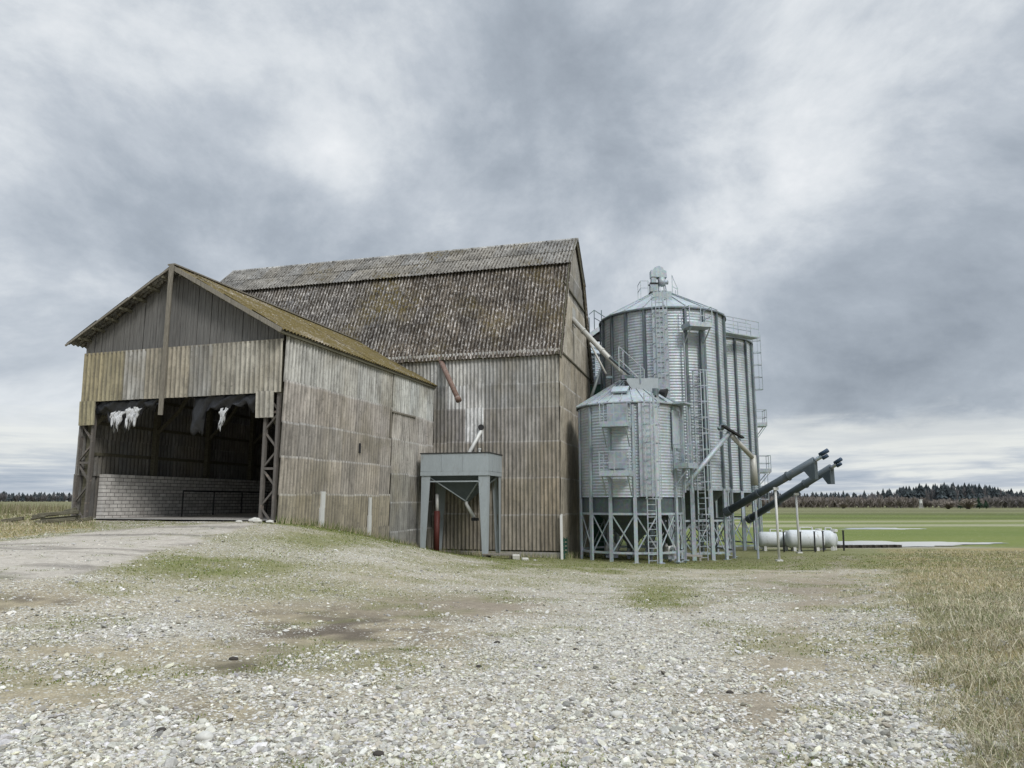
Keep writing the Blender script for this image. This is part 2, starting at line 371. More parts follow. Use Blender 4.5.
    for vs_, us_, kk in (([560,590,640,700,768],[848,815,790,770,748],.42), ([560,590,640,700,768],[800,735,630,520,395],.34)):
        uc = np.interp(v, vs_, us_)+(n1-.5)*30; wd_ = 8+np.clip(v-560, 0, 220)*.13; rt = np.exp(-((u-uc)/wd_)**2)*(v > 556)*sstep(.3,.55,fbm(x, y, 1.1, 83)); D = D-kk*rt; paint(rt*.6, (.27,.235,.185))
    fin = np.clip((D-.35)*1.3, 0, .75)*(1-np.clip(G, 0, 1))*(1-np.clip(S, 0, 1)); paint(fin, (.34, .315, .265))   # pale crushed fines under the stones
    # distance: fields
    F = sstep(50, 56, y+(n3-.5)*6)*(x > -4)
    tr = sstep(56, 60, y)
    stripe = fbm(x*.05, y, .09, 51)
    stripe = stripe*.5+.3*fbm(x*.5, y, .3, 57); gf = np.stack([.085+stripe*.12, .125+stripe*.09, .028+stripe*.04], -1)
    c = c*(1-F[..., None])+gf*F[..., None]
    yy = y-.08*x
    tr = sstep(88, 91, yy)*(1-sstep(97, 101, yy))*F; paint(tr*.75, (.30, .29, .20))
    paint(sstep(160, 210, yy)*F*.8, (.17, .165, .09)); c = c*(1-.35*(sstep(118, 130, yy)*F*sstep(.45,.65,fbm(x*.04, y*.6, .12, 58)))[..., None])
    paint(np.exp(-((yy-113)/3.5)**2)*F*.8, (.34,.31,.22))
    LF = sstep(40, 60, y)*(x < -4); c = c*(1-LF[..., None])+np.array([.15,.145,.075])*LF[..., None]*(.8+.5*n3[..., None])
    # wet pale earth round the puddle
    paint(np.exp(-(((x-24-(y-50)*.4)/8)**2+((y-51)/2.2)**2)**2)*.9, (.30,.275,.22))
    far = np.clip(F+LF, 0, 1); D = D*(1-far)*(1-sstep(34, 40, y)*.8); G = G*(1-far); S = S*(1-LF*.7)*(1-F)
    return np.clip(D, 0, 1), np.clip(c, .02, .6), np.clip(G, 0, 1), np.clip(S, 0, 1), C
def lines(a, b, step, far, grow=1.09):
    l = list(np.arange(a, b+1e-6, step)); s = step
    while l[-1] < far: s *= grow; l.append(l[-1]+s)
    s = step; m = []; x = a
    while x > -far: s *= grow; x -= s; m.append(x)
    return np.array(m[::-1]+l)
xs = lines(-22, 26, .2, 3500); ys = lines(-3, 54, .2, 3500)
X, Y = np.meshgrid(xs, ys); Z = height(X, Y)
nx, ny = len(xs), len(ys)
D, CC, G, S, CP = zones(X.ravel(), Y.ravel(), Z.ravel())
idx = np.arange(nx*ny).reshape(ny, nx)
quads = np.stack([idx[:-1, :-1], idx[:-1, 1:], idx[1:, 1:], idx[1:, :-1]], -1).reshape(-1, 4)
t = NT('ground_cover'); gc = t.attr('gcol'); dm = t.attr('dens')
sp = t.node('ShaderNodeSeparateColor'); t.link(dm, sp.inputs[0]); den = sp.outputs[0]; con = sp.outputs[2]
v = t.obj((1, 1, 0))
vd = t.node('ShaderNodeTexVoronoi'); vd.inputs['Scale'].default_value = 24; vd.inputs['Randomness'].default_value = 1; t.link(v, vd.inputs['Vector'])
v2 = t.node('ShaderNodeTexVoronoi'); v2.inputs['Scale'].default_value = 52; t.link(v, v2.inputs['Vector'])
s1 = t.node('ShaderNodeSeparateColor'); t.link(vd.outputs['Color'], s1.inputs[0]); s2 = t.node('ShaderNodeSeparateColor'); t.link(v2.outputs['Color'], s2.inputs[0])
mid = t.noise(v, 1.6, 5, .65); fine = t.noise(v, 45, 4, .7); mid2 = t.noise(v, 6, 5, .7)
base = t.mix(1, gc, t.ramp(fine, [(.25, .5), (.75, 1.45)]), 'MULTIPLY'); base = t.mix(1, base, t.ramp(mid2, [(.3, .75), (.7, 1.2)]), 'MULTIPLY')
dd = t.math('ADD', den, t.math('MULTIPLY', t.math('SUBTRACT', mid, .5), .9))
def layer(base, cell, dist, lo, hi, k):
    on = t.math('GREATER_THAN', t.math('MULTIPLY', dd, k), cell.outputs[0])
    ins = t.ramp(dist, [(lo, 1), (hi, 0)])
    scol = t.ramp(cell.outputs[1], [(0, (.22,.205,.165)), (.35, (.36,.345,.30)), (.7, (.48,.465,.42)), (1, (.62,.61,.57))])
    return t.mix(t.math('MULTIPLY', on, ins), base, scol)
base = layer(base, s2, v2.outputs['Distance'], .35, .55, .9)
base = layer(base, s1, vd.outputs['Distance'], .38, .55, .62)
hh = t.math('MULTIPLY', t.math('SUBTRACT', 1, vd.outputs['Distance']), den)
t.bump(t.math('ADD', hh, t.math('MULTIPLY', fine, .5)), .45, .03)
M['ground'] = t.out(base, .95, 0, .15)
ground = npmesh('ground', np.stack([X.ravel(), Y.ravel(), Z.ravel()], -1), quads, M['ground'],
                {'gcol': CC, 'dens': np.stack([D, G, CP], -1)}, True)
tag(ground, kind='structure')
# ---- loose stones: real little rocks over the yard
ico = []
ph = (1+5**.5)/2
for a, b in ((-1,ph),(1,ph),(-1,-ph),(1,-ph)): ico += [(a,b,0),(0,a,b),(b,0,a)]
ico = np.array(ico, float); ico /= np.linalg.norm(ico[0])
from itertools import combinations
dmin = min(np.linalg.norm(ico[i]-ico[j]) for i, j in combinations(range(12), 2))*1.05
fc = []
for i, j, k in combinations(range(12), 3):
    if all(np.linalg.norm(ico[a]-ico[b]) < dmin for a, b in ((i,j),(j,k),(i,k))):
        nrm = np.cross(ico[j]-ico[i], ico[k]-ico[i]); fc.append((i,j,k) if nrm.dot(ico[i]) > 0 else (i,k,j))
fc = np.array(fc)
def scatter(n, y0, y1, power, spread=.80, extra=1.5):
    q = rng.random(n); e = 1-power; yy = (y0**e+q*(y1**e-y0**e))**(1/e)
    xx = (rng.random(n)*2-1)*(yy*spread+extra); return xx, yy
N = 340000
sx, sy = scatter(N, 3.2, 30, 1.55); sz = height(sx, sy); d, cc, g, s_, cp = zones(sx, sy, sz)
pn = fbm(sx, sy, 2.2, 71); keep = rng.random(N) < np.clip(d*1.15+(pn-.5)*1.9, 0, 1)
inshed = ((sx-P0.x)*math.cos(TS)-(sy-P0.y)*math.sin(TS) < .4) & ((sx-P0.x)*math.sin(TS)+(sy-P0.y)*math.cos(TS) > -.5)
keep &= ~inshed
sx, sy, sz = sx[keep], sy[keep], sz[keep]; n = len(sx)
rad = np.clip(np.exp(rng.normal(-4.66, .52, n)), .004, .045)
sc3 = np.stack([rad*rng.uniform(.8,1.5,n), rad*rng.uniform(.7,1.2,n), rad*rng.uniform(.35,.75,n)], -1)
ang = rng.random(n)*2*PI; ca, sa = np.cos(ang), np.sin(ang)
lv = ico[None]*(1+rng.uniform(-.22,.22,(n,12,1)))*sc3[:, None, :]
tl = rng.normal(0, .25, n); lv[..., 2] += lv[..., 0]*np.tan(tl)[:, None]
vx = lv[..., 0]*ca[:, None]-lv[..., 1]*sa[:, None]+sx[:, None]; vy = lv[..., 0]*sa[:, None]+lv[..., 1]*ca[:, None]+sy[:, None]
vz = lv[..., 2]+(sz+sc3[:, 2]*.35)[:, None]
tone = np.clip(rng.normal(.46, .11, n), .12, .68)[:, None]*np.stack([np.ones(n), rng.normal(.975,.012,n), rng.normal(.88,.045,n)], -1)
dk = rng.random(n) < .06; tone[dk] *= .5; ol = rng.random(n) < .22; tone[ol] *= np.array([.84,.8,.72])
t = NT('stone'); tn = t.attr('tone'); nn = t.noise(t.obj(), 40, 4, .7); cst = t.mix(1, tn, t.ramp(nn, [(.3, .72), (.7, 1.2)]), 'MULTIPLY'); M['stone'] = t.out(cst, .9, 0, .2)
gravel = npmesh('gravel', np.stack([vx, vy, vz], -1).reshape(-1, 3), (fc[None]+(np.arange(n)*12)[:, None, None]).reshape(-1, 3), M['stone'], {'tone': np.repeat(tone, 12, 0)})
tag(gravel, 'pale limestone gravel strewn over the yard', 'gravel', kind='stuff')
# ---- grass blades
def blades(name, n, y0, y1, power, which, hgt, wid, cols, label, bend=.5, spread=.8, mat=None, lim=None):
    bx, by = scatter(n, y0, y1, power, spread); bz = height(bx, by); d, cc, g, s, cp = zones(bx, by, bz)
    w = {'g': g, 's': s}[which]
    pn = fbm(bx, by, 2.6, 91)
    k = rng.random(n) < np.clip(w*1.1+(pn-.55)*.9, 0, 1)*(w > .06)
    ax = (bx-P0.x)*math.cos(TS)-(by-P0.y)*math.sin(TS); al = (bx-P0.x)*math.sin(TS)+(by-P0.y)*math.cos(TS)
    k &= ~((ax < .05) & (al > -.1) & (ax > -9.2)); cx = (bx-P1.x)*math.cos(TB)-(by-P1.y)*math.sin(TB); cy = (bx-P1.x)*math.sin(TB)+(by-P1.y)*math.cos(TB)
    k &= ~((cx < .05) & (cy > -.05) & (cx > -22.5) & (cy < 9.5))
    if lim is not None: k &= lim(bx, by)
    bx, by, bz, pn, w = bx[k], by[k], bz[k], pn[k], w[k]; m = len(bx)
    h = hgt*rng.uniform(.4, 1.25, m)*(.6+pn*.8)*(.5+.5*w); dist = np.hypot(bx, by); wd = wid*(.75+dist/9)*rng.uniform(.6, 1.3, m)
    a = rng.random(m)*2*PI; b = rng.normal(.35, .35, m)*bend+bend*.6
    px_, py_ = np.cos(a), np.sin(a); qa = rng.random(m)*PI; qx, qy = np.cos(qa), np.sin(qa)
    base = np.stack([bx, by, bz-.01], -1); side = np.stack([qx*wd, qy*wd, np.zeros(m)], -1)
    mid = base+np.stack([px_*h*b*.35, py_*h*b*.35, h*.6], -1); tip = base+np.stack([px_*h*b*1.1, py_*h*b*1.1, h*np.clip(1-.25*b, .3, 1)], -1)
    vs = np.stack([base-side, base+side, mid+side*.7, tip, mid-side*.7], 1).reshape(-1, 3)
    f = ((np.arange(m)*5)[:, None, None]+np.array([[0, 1, 2], [0, 2, 4], [4, 2, 3]])).reshape(-1, 3)
    cols = np.array(cols); tc = cols[rng.integers(0, len(cols), m)]*rng.uniform(.7, 1.3, (m, 1))
    o = npmesh(name, vs, f, mat or M['blade'], {'tone': np.repeat(tc, 5, 0)}); tag(o, label, 'grass', kind='stuff'); return o
t = NT('grass_blade'); tn = t.attr('tone'); M['blade'] = t.out(tn, .8, 0, .2)
straw = [(.42,.38,.27),(.50,.46,.34),(.34,.30,.20),(.24,.21,.14),(.14,.17,.07),(.46,.42,.31),(.17,.19,.08)]
green = [(.11,.16,.035),(.15,.19,.05),(.19,.20,.07),(.26,.24,.12),(.12,.15,.04)]
blades('dry_grass', 330000, 4, 46, 1.35, 's', .13, .0019, straw, 'long dry straw coloured grass along the right edge and far left', .9, .9)
blades('long_straw', 11000, 5, 26, 1.1, 's', .24, .0016, [(.50,.46,.34),(.42,.38,.27),(.56,.52,.40)], 'long bent pale straw stalks leaning over the grass at the right edge', 1.7, .9)
blades('short_grass', 260000, 4, 42, .9, 'g', .05, .004, green, 'short green grass growing in patches over the gravel', .5, .85)
# field grass crowns near the far yard edge are part of the ground sheet's colour
# ------------------------------------------------------------------ corrugated sheets
def jit(c, k=.1):
    f = 1+random.uniform(-k, k); h = random.uniform(-.015, .015); return (max(.01, c[0]*f+h), max(.01, c[1]*f+h*.6), max(.01, c[2]*f))
def sheets(mb, o, ax, ay, nr, rows, width, colfn, sw=1.0, pitch=.2, amp=.034, clip=None, gapp=0, over=.1, skip=None, tilt=.04, lip=.34):
    """rows: distances along ay of the sheet edges; every sheet its own strip, slightly lapped and out of line"""
    o = Vector(o); ax = Vector(ax); ay = Vector(ay); nr = Vector(nr); ncol = max(1, round(width/sw)); sw = width/ncol
    for ri in range(len(rows)-1):
        a, b = rows[ri], rows[ri+1]
        for ci in range(ncol):
            if skip and skip(ci*sw+sw/2, (a+b)/2): continue
            if random.random() < gapp: continue
            u0 = ci*sw; nw = max(2, round(sw/pitch)); per = 6; nu = nw*per+1; js = random.uniform(-.02, .03); jn = random.uniform(0, .012)+ .004*(ci % 2)
            jl = random.uniform(-.012, .012); col = colfn(u0+sw/2, (a+b)/2)
            if col is None: continue
            vs = []; fs = []; tp = b+over*(.6+random.random()*.4)+js
            if ri == len(rows)-2: tp = b
            ht = [a+js*.5, tp-.09, tp-.055, tp]
            if ri == 0: ht[0] = a
            for j, w in enumerate(ht):
                for i in range(nu):
                    uu = u0+sw*1.02*i/(nu-1); ww = w+jl*i/(nu-1)*(j != 3 or ri != len(rows)-2)
                    if clip: ww = min(ww, clip(uu))
                    k = amp*math.cos(2*PI*uu/pitch)+jn+tilt*(0 if j == 0 else 1)
                    vs.append(o+ax*uu+ay*ww+nr*k)
            for j in range(3):
                for i in range(nu-1): q = j*nu+i; fs.append((q, q+1, q+nu+1, q+nu))
            n0 = len(mb.v); mb.add(vs, fs, col)
            if lip and ri < len(rows)-2:      # paler lip along the exposed upper edge
                g = lip*random.uniform(.6, 1.3); cc_ = tuple(min(.75, q*(1-g)+.62*g) for q in col)
                for q in range(n0+2*nu, n0+4*nu): mb.c[q] = cc_
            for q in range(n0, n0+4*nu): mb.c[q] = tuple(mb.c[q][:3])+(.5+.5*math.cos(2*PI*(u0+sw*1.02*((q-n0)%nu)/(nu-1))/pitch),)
def prof_roof(mb, pts): pass
# ================================================================== SHED (front gable building)
shed = thing('open_fronted_shed', 'low gabled shed of corrugated sheets with a wide open front and mossy roof', 'shed', (P0.x, P0.y, .9), -TS)
Z0 = .9                                             # local z = world z, shifted by dz on build
ZE = 7.41; ZR = 10.13; XR = -4.6; SL = .555; LEN = 12.9; OPT = 5.32
def roofz(x): return ZR-.06-abs(x-XR)*SL
def b_(mb, name, mat, parent=None, sm=False): return mb.build(name, M[mat], parent or shed, sm, dz=Z0)
# side wall to the right
def c_side(u, w):
    c = c_side0(u, w); g = sum(c)/3; return tuple((a*.75+g*.25)*1.36 for a in c)
def c_side0(u, w):
    # u along depth, w height: top row pale grey, lower rows browner
    if w > 5.6: c = (.34, .335, .31)
    elif w > 4.2: c = (.285, .255, .225)
    elif w > 3: c = (.245, .22, .19)
    elif w > 1.7: c = (.26, .23, .19)
    else: c = (.23, .20, .14)
    if u > 8.2: c = (c[0]*1.12, c[1]*1.16, c[2]*1.18) if w > 2.9 else (.19, .185, .165)
    if u > 10 and w < 2.9: c = (.15, .145, .13)
    return jit(c, .13)
mb = MB()
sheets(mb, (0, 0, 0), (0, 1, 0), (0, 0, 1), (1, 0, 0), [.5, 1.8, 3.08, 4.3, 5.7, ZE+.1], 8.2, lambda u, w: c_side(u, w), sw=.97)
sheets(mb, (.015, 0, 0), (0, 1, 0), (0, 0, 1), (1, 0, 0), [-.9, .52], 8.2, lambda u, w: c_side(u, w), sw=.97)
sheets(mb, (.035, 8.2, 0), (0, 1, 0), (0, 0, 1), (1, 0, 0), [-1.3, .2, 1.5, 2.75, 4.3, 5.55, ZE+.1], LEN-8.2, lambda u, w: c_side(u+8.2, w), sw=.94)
b_(mb, 'side_wall', 'sheet')
mb = MB()
mb.box2((.06, 8.15, 5.56), (.15, 10.6, 5.63), (.4,.39,.36)); mb.box2((.04, 8.12, 4.4), (.09, 8.2, 5.7), (.45,.44,.42))
b_(mb, 'cover_strip', 'plank')
mb = MB()
mb.box2((.06, 2.55, .0), (.13, 2.83, 1.35), (.5,.5,.49)); mb.box2((.06, 2.6, 1.35), (.125, 2.86, 1.95), (.5,.5,.49))
b_(mb, 'pale_patch_strip', 'white_tube')
mb = MB(); mb.box2((.06, 6.25, -.3), (.13, 6.5, 1.0), (.5,.5,.49)); mb.box2((.06, 6.3, 1.0), (.125, 6.48, 1.75), (.5,.5,.49))
b_(mb, 'pale_patch_strip', 'white_tube')
mb = MB(); mb.box2((.05, 5.35, 3.55), (.09, 5.47, 3.95)); b_(mb, 'dark_hole', 'dark_roof')
# left wall (sheets above a brick plinth)
mb = MB()
sheets(mb, (-8.85, 0, 0), (0, 1, 0), (0, 0, 1), (-1, 0, 0), [2.55, 4.0, 5.4, 6.9, 7.72], LEN, lambda u, w: jit((.2,.195,.185)), sw=1.0, pitch=.2)
sheets(mb, (-8.88, 0, 0), (0, 1, 0), (0, 0, 1), (-1, 0, 0), [.3, 2.6], LEN, lambda u, w: jit((.2,.195,.185)), sw=1.0, pitch=.2)
b_(mb, 'left_wall', 'sheet')
mb = MB(); mb.box2((-8.62, .85, .6), (-8.35, LEN+.2, 2.62)); b_(mb, 'brick_wall', 'brick')
# front above the doorway
def c_front(u, w):
    if u < 2.2: return jit((.33,.295,.20), .12)
    if u < 3.3: return jit((.42,.41,.385), .05)
    if u < 4.6: return jit((.36,.33,.27), .08)
    if u < 5.6: return jit((.33,.32,.295), .08)
    return jit((.38,.36,.31), .1)
mb = MB()
sheets(mb, (-8.85, -.05, OPT), (1, 0, 0), (0, 0, 1), (0, -1, 0), [0, 7.2-OPT], 8.83, lambda u, w: c_front(u, w), sw=.98, pitch=.2, amp=.03)
b_(mb, 'front_panel', 'sheet')
mb = MB(); sheets(mb, (-8.85, -.07, 4.42), (1,0,0), (0,0,1), (0,-1,0), [0, OPT-4.4], .72, lambda u, w: (.33,.30,.2), sw=.72, pitch=.2, amp=.03); b_(mb, 'front_flap', 'sheet')
mb = MB(); sheets(mb, (-.95, -.07, 4.45), (1,0,0), (0,0,1), (0,-1,0), [0, OPT-4.4], .68, lambda u, w: (.42,.40,.35), sw=.68, pitch=.2, amp=.03); b_(mb, 'front_flap', 'sheet')
# gable boards
mb = MB(); x = -8.83
while x < -.08:
    w = random.uniform(.11, .19); x1 = min(x+w, -.03); yo = random.uniform(-.02, .02)
    z0 = 7.19+random.uniform(-.04, .02); za, zb = min(roofz(x), ZR-.1), min(roofz(x1), ZR-.1)
    if min(za, zb) > z0+.05:
        t_ = random.uniform(.75, 1.2); col = (t_*.95, t_*.95, t_)
        mb.add([(x,yo,z0),(x1-.012,yo,z0),(x1-.012,yo,zb),(x,yo,za),(x,yo+.025,z0),(x1-.012,yo+.025,z0),(x1-.012,yo+.025,zb),(x,yo+.025,za)],
               [(0,1,2,3),(7,6,5,4),(0,4,5,1),(1,5,6,2),(3,2,6,7),(0,3,7,4)], col)
    x += w
b_(mb, 'gable_boards', 'board')
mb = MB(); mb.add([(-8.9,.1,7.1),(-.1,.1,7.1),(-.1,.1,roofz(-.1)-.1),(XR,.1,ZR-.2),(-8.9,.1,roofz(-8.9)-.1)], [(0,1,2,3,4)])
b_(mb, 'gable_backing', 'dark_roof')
mb = MB(); mb.box2((-8.87, -.09, 7.14), (.0, -.03, 7.21), (.8,.8,.8)); b_(mb, 'gable_rail', 'plank')
# roof
def c_moss(u, w): return jit((.19,.155,.10) if u < 9.5 else (.13,.11,.10), .2)
mb = MB(); cs, sn = math.cos(math.atan(SL)), math.sin(math.atan(SL)); LR = (.24-XR)/cs; LLf = (XR+9.3)/cs
sheets(mb, (.24, -.55, roofz(.24)+.06), (0,1,0), (-cs,0,sn), (sn,0,cs), [0, 1.4, 2.8, 4.2, LR], LEN+2.6, c_moss, sw=1.0, pitch=.2, amp=.03, lip=0)
b_(mb, 'roof_slope', 'roof_moss')
mb = MB()
sheets(mb, (-9.3, -.55, roofz(-9.3)+.06), (0,1,0), (cs,0,sn), (-sn,0,cs), [0, 1.5, 3.1, 4.6, LLf], LEN+2.6, lambda u, w: jit((.2,.195,.18), .2), sw=1.0, pitch=.2)
b_(mb, 'roof_slope', 'roof_top')
mb = MB(); mb.bar((XR, -.6, ZR+.07), (XR, LEN+1.5, ZR+.07), .32, .05, col=(.7,.7,.68)); b_(mb, 'ridge_cap', 'plank')
mb = MB()
for s in (1, -1):
    xe = .26 if s > 0 else -9.32
    mb.bar((XR, -.58, ZR-.02), (xe, -.58, roofz(xe)+.0), .045, .16 if s > 0 else .07, up=(0,0,1), col=(.85,.83,.78) if s > 0 else (.5,.5,.5))
b_(mb, 'verge_board', 'plank')
mb = MB()
for k in range(8):
    for s in (1, -1):
        x = XR+s*(.4+k*.62)
        if x > .2 or x < -9.25: continue
        mb.box2((x-.04, -.56, roofz(x)-.12), (x+.04, LEN, roofz(x)-.03), (.7,.7,.7))
b_(mb, 'purlins', 'oldwood')
# hanging king board
mb = MB(); mb.bar((-4.52, -.66, 10.15), (-4.95, -.2, 4.68), .19, .045, up=(0,1,0), col=(1.05,1.02,.92)); b_(mb, 'king_board', 'plank')
# inner frame: posts, girts, trusses, lattice columns
for yy in (.35, 3.6, 6.8, 10.0):
    for xx in (-8.66, -.25):
        mb = MB(); mb.box2((xx-.1, yy-.1, .8), (xx+.1, yy+.1, 7.2), (.7,.7,.7)); b_(mb, 'inner_post', 'oldwood')
mb = MB()
for zz in (3.4, 4.6, 5.8, 6.9):
    mb.box2((-8.93, .4, zz-.06), (-8.83, LEN, zz+.06), (.7,.7,.7)); mb.box2((-.17, .4, zz-.06), (-.07, LEN, zz+.06), (.7,.7,.7))
b_(mb, 'wall_girts', 'oldwood')
mb = MB()
for yy in (.4, 3.6, 6.8, 10.0):
    mb.bar((-8.9, yy, 7.0), (-.2, yy, 7.0), .12, .16); mb.bar((-8.9, yy, 7.2), (XR, yy, 9.8), .1, .14); mb.bar((-.2, yy, 7.2), (XR, yy, 9.8), .1, .14)
    mb.bar((-8.78, yy, 4.3), (-7.6, yy, 5.3), .1, .12); mb.bar((-7.6, yy, 5.3), (-6.4, yy, 7.0), .1, .12); mb.bar((-.25, yy, 4.0), (-2.2, yy, 7.0), .1, .12)
b_(mb, 'roof_trusses', 'oldwood')
def lattice(x0, x1, y, z0, z1, n):
    mb = MB()
    for x in (x0, x1): mb.box2((x-.05, y-.07, z0), (x+.05, y+.07, z1))
    dz = (z1-z0)/n
    for k in range(n):
        a, b = (x0, x1) if k % 2 else (x1, x0)
        mb.bar((a, y, z0+k*dz+.05), (b, y, z0+(k+1)*dz-.05), .06, .06, up=(0,1,0))
        if k % 3 == 0: mb.box2((x0, y-.03, z0+k*dz-.04), (x1, y+.03, z0+k*dz+.04))
    return mb
b_(lattice(-8.9, -8.3, .1, .75, 5.3, 6), 'lattice_column', 'truss')
b_(lattice(-.66, -.16, .1, .75, 5.3, 7), 'lattice_column', 'truss')
mb = MB(); mb.box2((-8.98, .3, .7), (-8.9, .34, 5)); b_(mb, 'jamb_strip', 'plank')
# floor
mb = MB(); mb.add([(-9,-.35,.962),(0,-.35,.962),(0,LEN,.962),(-9,LEN,.962)], [(0,1,2,3)])
fl = mb.build('concrete_floor', M['conc'], None); fl.location = (P0.x, P0.y, 0); fl.rotation_euler = (0,0,-TS); tag(fl, kind='structure')
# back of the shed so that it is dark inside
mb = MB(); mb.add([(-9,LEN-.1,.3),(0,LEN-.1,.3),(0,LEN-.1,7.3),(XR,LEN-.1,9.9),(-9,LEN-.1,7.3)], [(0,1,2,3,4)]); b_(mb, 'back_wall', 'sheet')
# rail inside
rail = thing('safety_rail', 'black tube safety rail standing inside the open shed before the white brick wall', 'railing', (*sh(-7.5, 2.6, .96),), -TS)
mb = MB(); n_ = 5
PR = [Vector((-7.05+k*0.0, 3.6+k*1.75, 0)) for k in range(5)]
PR = [Vector((p.x+7.5+.1*k, p.y-2.6, 0)) for k, p in enumerate(PR)]
mb.tube([p+Vector((0,0,1.05)) for p in PR], .035, 6); mb.build('top_rail', M['black_steel'], rail)
for p in PR:
    mb = MB(); mb.tube([p+Vector((0,0,-.03)), p+Vector((0,0,1.05))], .03, 6); mb.build('post', M['black_steel'], rail)
# torn film hanging from the lintel
def film(name, label, x0, x1, depthf, white, seed, y=.06):
    rr = random.Random(seed); root = thing(name, label, 'torn sheet', (*sh((x0+x1)/2, y, OPT),), -TS)
    def piece(nm, a, b, dep, mat, yo):
        nx_ = 30; nz = 10; vs = []; fs = []
        for j in range(nz+1):
            for i in range(nx_+1):
                u = i/nx_; x = a+(b-a)*u; d = dep(u)*j/nz
                vs.append((x-(x0+x1)/2+.03*math.sin(j*1.3+u*9), yo+.07*math.sin(u*17+j*.6)*(.3+j/nz)+.04*math.sin(u*41+j), -d+.01))
        for j in range(nz):
            for i in range(nx_): q = j*(nx_+1)+i; fs.append((q, q+1, q+nx_+2, q+nx_+1))
        m = MB(); m.add(vs, fs); o = m.build(nm, M[mat], root, True)
        so = o.modifiers.new('thick', 'SOLIDIFY'); so.thickness = .006
    piece('dark_film', x0, x1, depthf, 'film_black', 0)
    for (a, b, zt, dp) in white:
        def dd_(u, dp=dp): return dp*(.55+.45*math.sin(u*9+seed)*math.cos(u*23))
        nx_ = 60; m = MB(); vs = []; fs = []; hf = [rr.random() for _ in range(nx_+2)]; lw = [rr.random() for _ in range(12)]
        for j in range(9):
            for i in range(nx_+1):
                u = i/nx_; x = a+(b-a)*u; top = zt*(.8+.5*lw[int(u*5.9)])+.06*hf[i]; d = max(.08, dp*(.25+.65*lw[int(u*9.9)]+.22*hf[i])*(1-.45*abs(2*u-1)))*j/8
                vs.append((x-(x0+x1)/2, -.1+.06*math.sin(u*21+j*.8)-.02*j, -top-d))
        for j in range(8):
            for i in range(nx_): q = j*(nx_+1)+i; fs.append((q, q+1, q+nx_+2, q+nx_+1))
        m.add(vs, fs); o = m.build('white_film', M['film_white'], root, True); so = o.modifiers.new('thick', 'SOLIDIFY'); so.thickness = .006
film('torn_film', 'torn black and white film hanging at the upper left of the shed doorway', -8.2, -5.25, lambda u: .3+.85*math.exp(-((u-.42)/.26)**2)+.12*math.sin(u*30)+.08*math.sin(u*71), [(-7.25,-6.75,.42,.75),(-6.6,-6.0,.3,1.0)], 2)
film('torn_film', 'wide torn black film with one white scrap at the upper right of the shed doorway', -3.75, -.95, lambda u: (1.35+.1*math.sin(u*60) if u < .17 else max(.12, .55-.2*u+.25*(u > .85)+.06*math.sin(u*37))), [(-2.4,-2.17,.55,.9)], 5)
# rubble by the jamb
for i, (dx, dy, s) in enumerate(((-.5,-.5,.16),(-.15,-.75,.13),(.15,-.55,.11),(-.8,-.85,.09))):
    q = sh(dx, dy); mb = MB(); vs = ico*np.array([s*1.4, s, s*.7])*(1+np.random.default_rng(i).uniform(-.2,.2,(12,1)))
    mb.add([tuple(v_) for v_ in vs], [tuple(f_) for f_ in fc]); o = mb.build('rubble_stone', M['chalk'], None, loc=(q.x, q.y, hz(q.x, q.y)+s*.35))
    tag(o, ['pale rubble lump nearest the right jamb of the shed doorway','small pale stone lying in front of the rubble by the shed jamb','pale stone against the corner of the shed side wall','smallest pale stone at the left of the rubble by the shed doorway'][i], 'stone', 'rubble by the shed doorway')
# ================================================================== BARN
ZB = -1.0
barn = thing('tall_barn', 'tall barn of weathered corrugated sheets with a steep mossy mansard roof', 'barn', (P1.x, P1.y, ZB), -TB)
def bb(mb, name, mat, parent=None, sm=False): return mb.build(name, M[mat], parent or barn, sm, dz=ZB)
LB, WB = 22.3, 9.4; ze, zk, zr = 9.0, 14.35, 16.3; yk = 2.6; yr = WB/2
def c_barn(u, w):
    c = c_barn0(u, w); g = sum(c)/3; return tuple((a*.6+g*.4)*1.42 for a in c)
def c_barn0(u, w):
    x = u-LB
    if w > 7.6: c = (.37,.37,.355) if -6 < x < -4 else ((.27,.27,.26) if x > -3.6 else (.33,.33,.31))
    elif w > 6.2: c = (.43,.43,.42) if -5.4 < x < -3.6 else (.26,.255,.24)
    elif w > 4.3: c = (.45,.45,.44) if -5 < x < -3.9 else ((.25,.23,.205) if x > -3.5 else (.22,.2,.18))
    elif w > 2.6: c = (.25,.22,.18)
    elif w > .8: c = (.235,.2,.145)
    else: c = (.21,.18,.13)
    if x > -1.2: c = (c[0]*1.05, c[1]*.98, c[2]*.85)
    return jit(c, .12)
mb = MB()
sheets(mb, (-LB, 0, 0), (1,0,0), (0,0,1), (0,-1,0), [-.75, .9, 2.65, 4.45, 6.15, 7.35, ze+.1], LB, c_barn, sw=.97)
bb(mb, 'front_wall', 'sheet')
mb = MB(); mb.box2((-6.3, -.06, -1.6), (.0, .04, -.82), (.5,.5,.5)); bb(mb, 'base_beam', 'conc')
def bprof(s):
    s = min(s, WB-s)
    return ze+(zk-ze)*s/yk if s < yk else zk+(zr-zk)*(s-yk)/(yr-yk)
mb = MB()
def c_gab(u, w):
    c = (.36,.325,.265) if w < 9 else (.42,.39,.33)
    if w > 13: c = (.27,.26,.24)
    return jit(c, .14)
sheets(mb, (0, 0, 0), (0,1,0), (0,0,1), (1,0,0), [-1.5, .9, 2.65, 4.45, 6.15, 7.35, 9.0, 10.7, 12.4, 13.9, 16.5], WB, c_gab, sw=1.04, clip=lambda u: bprof(u)-.02, amp=.02)
bb(mb, 'gable_wall', 'sheet')
mb = MB(); 
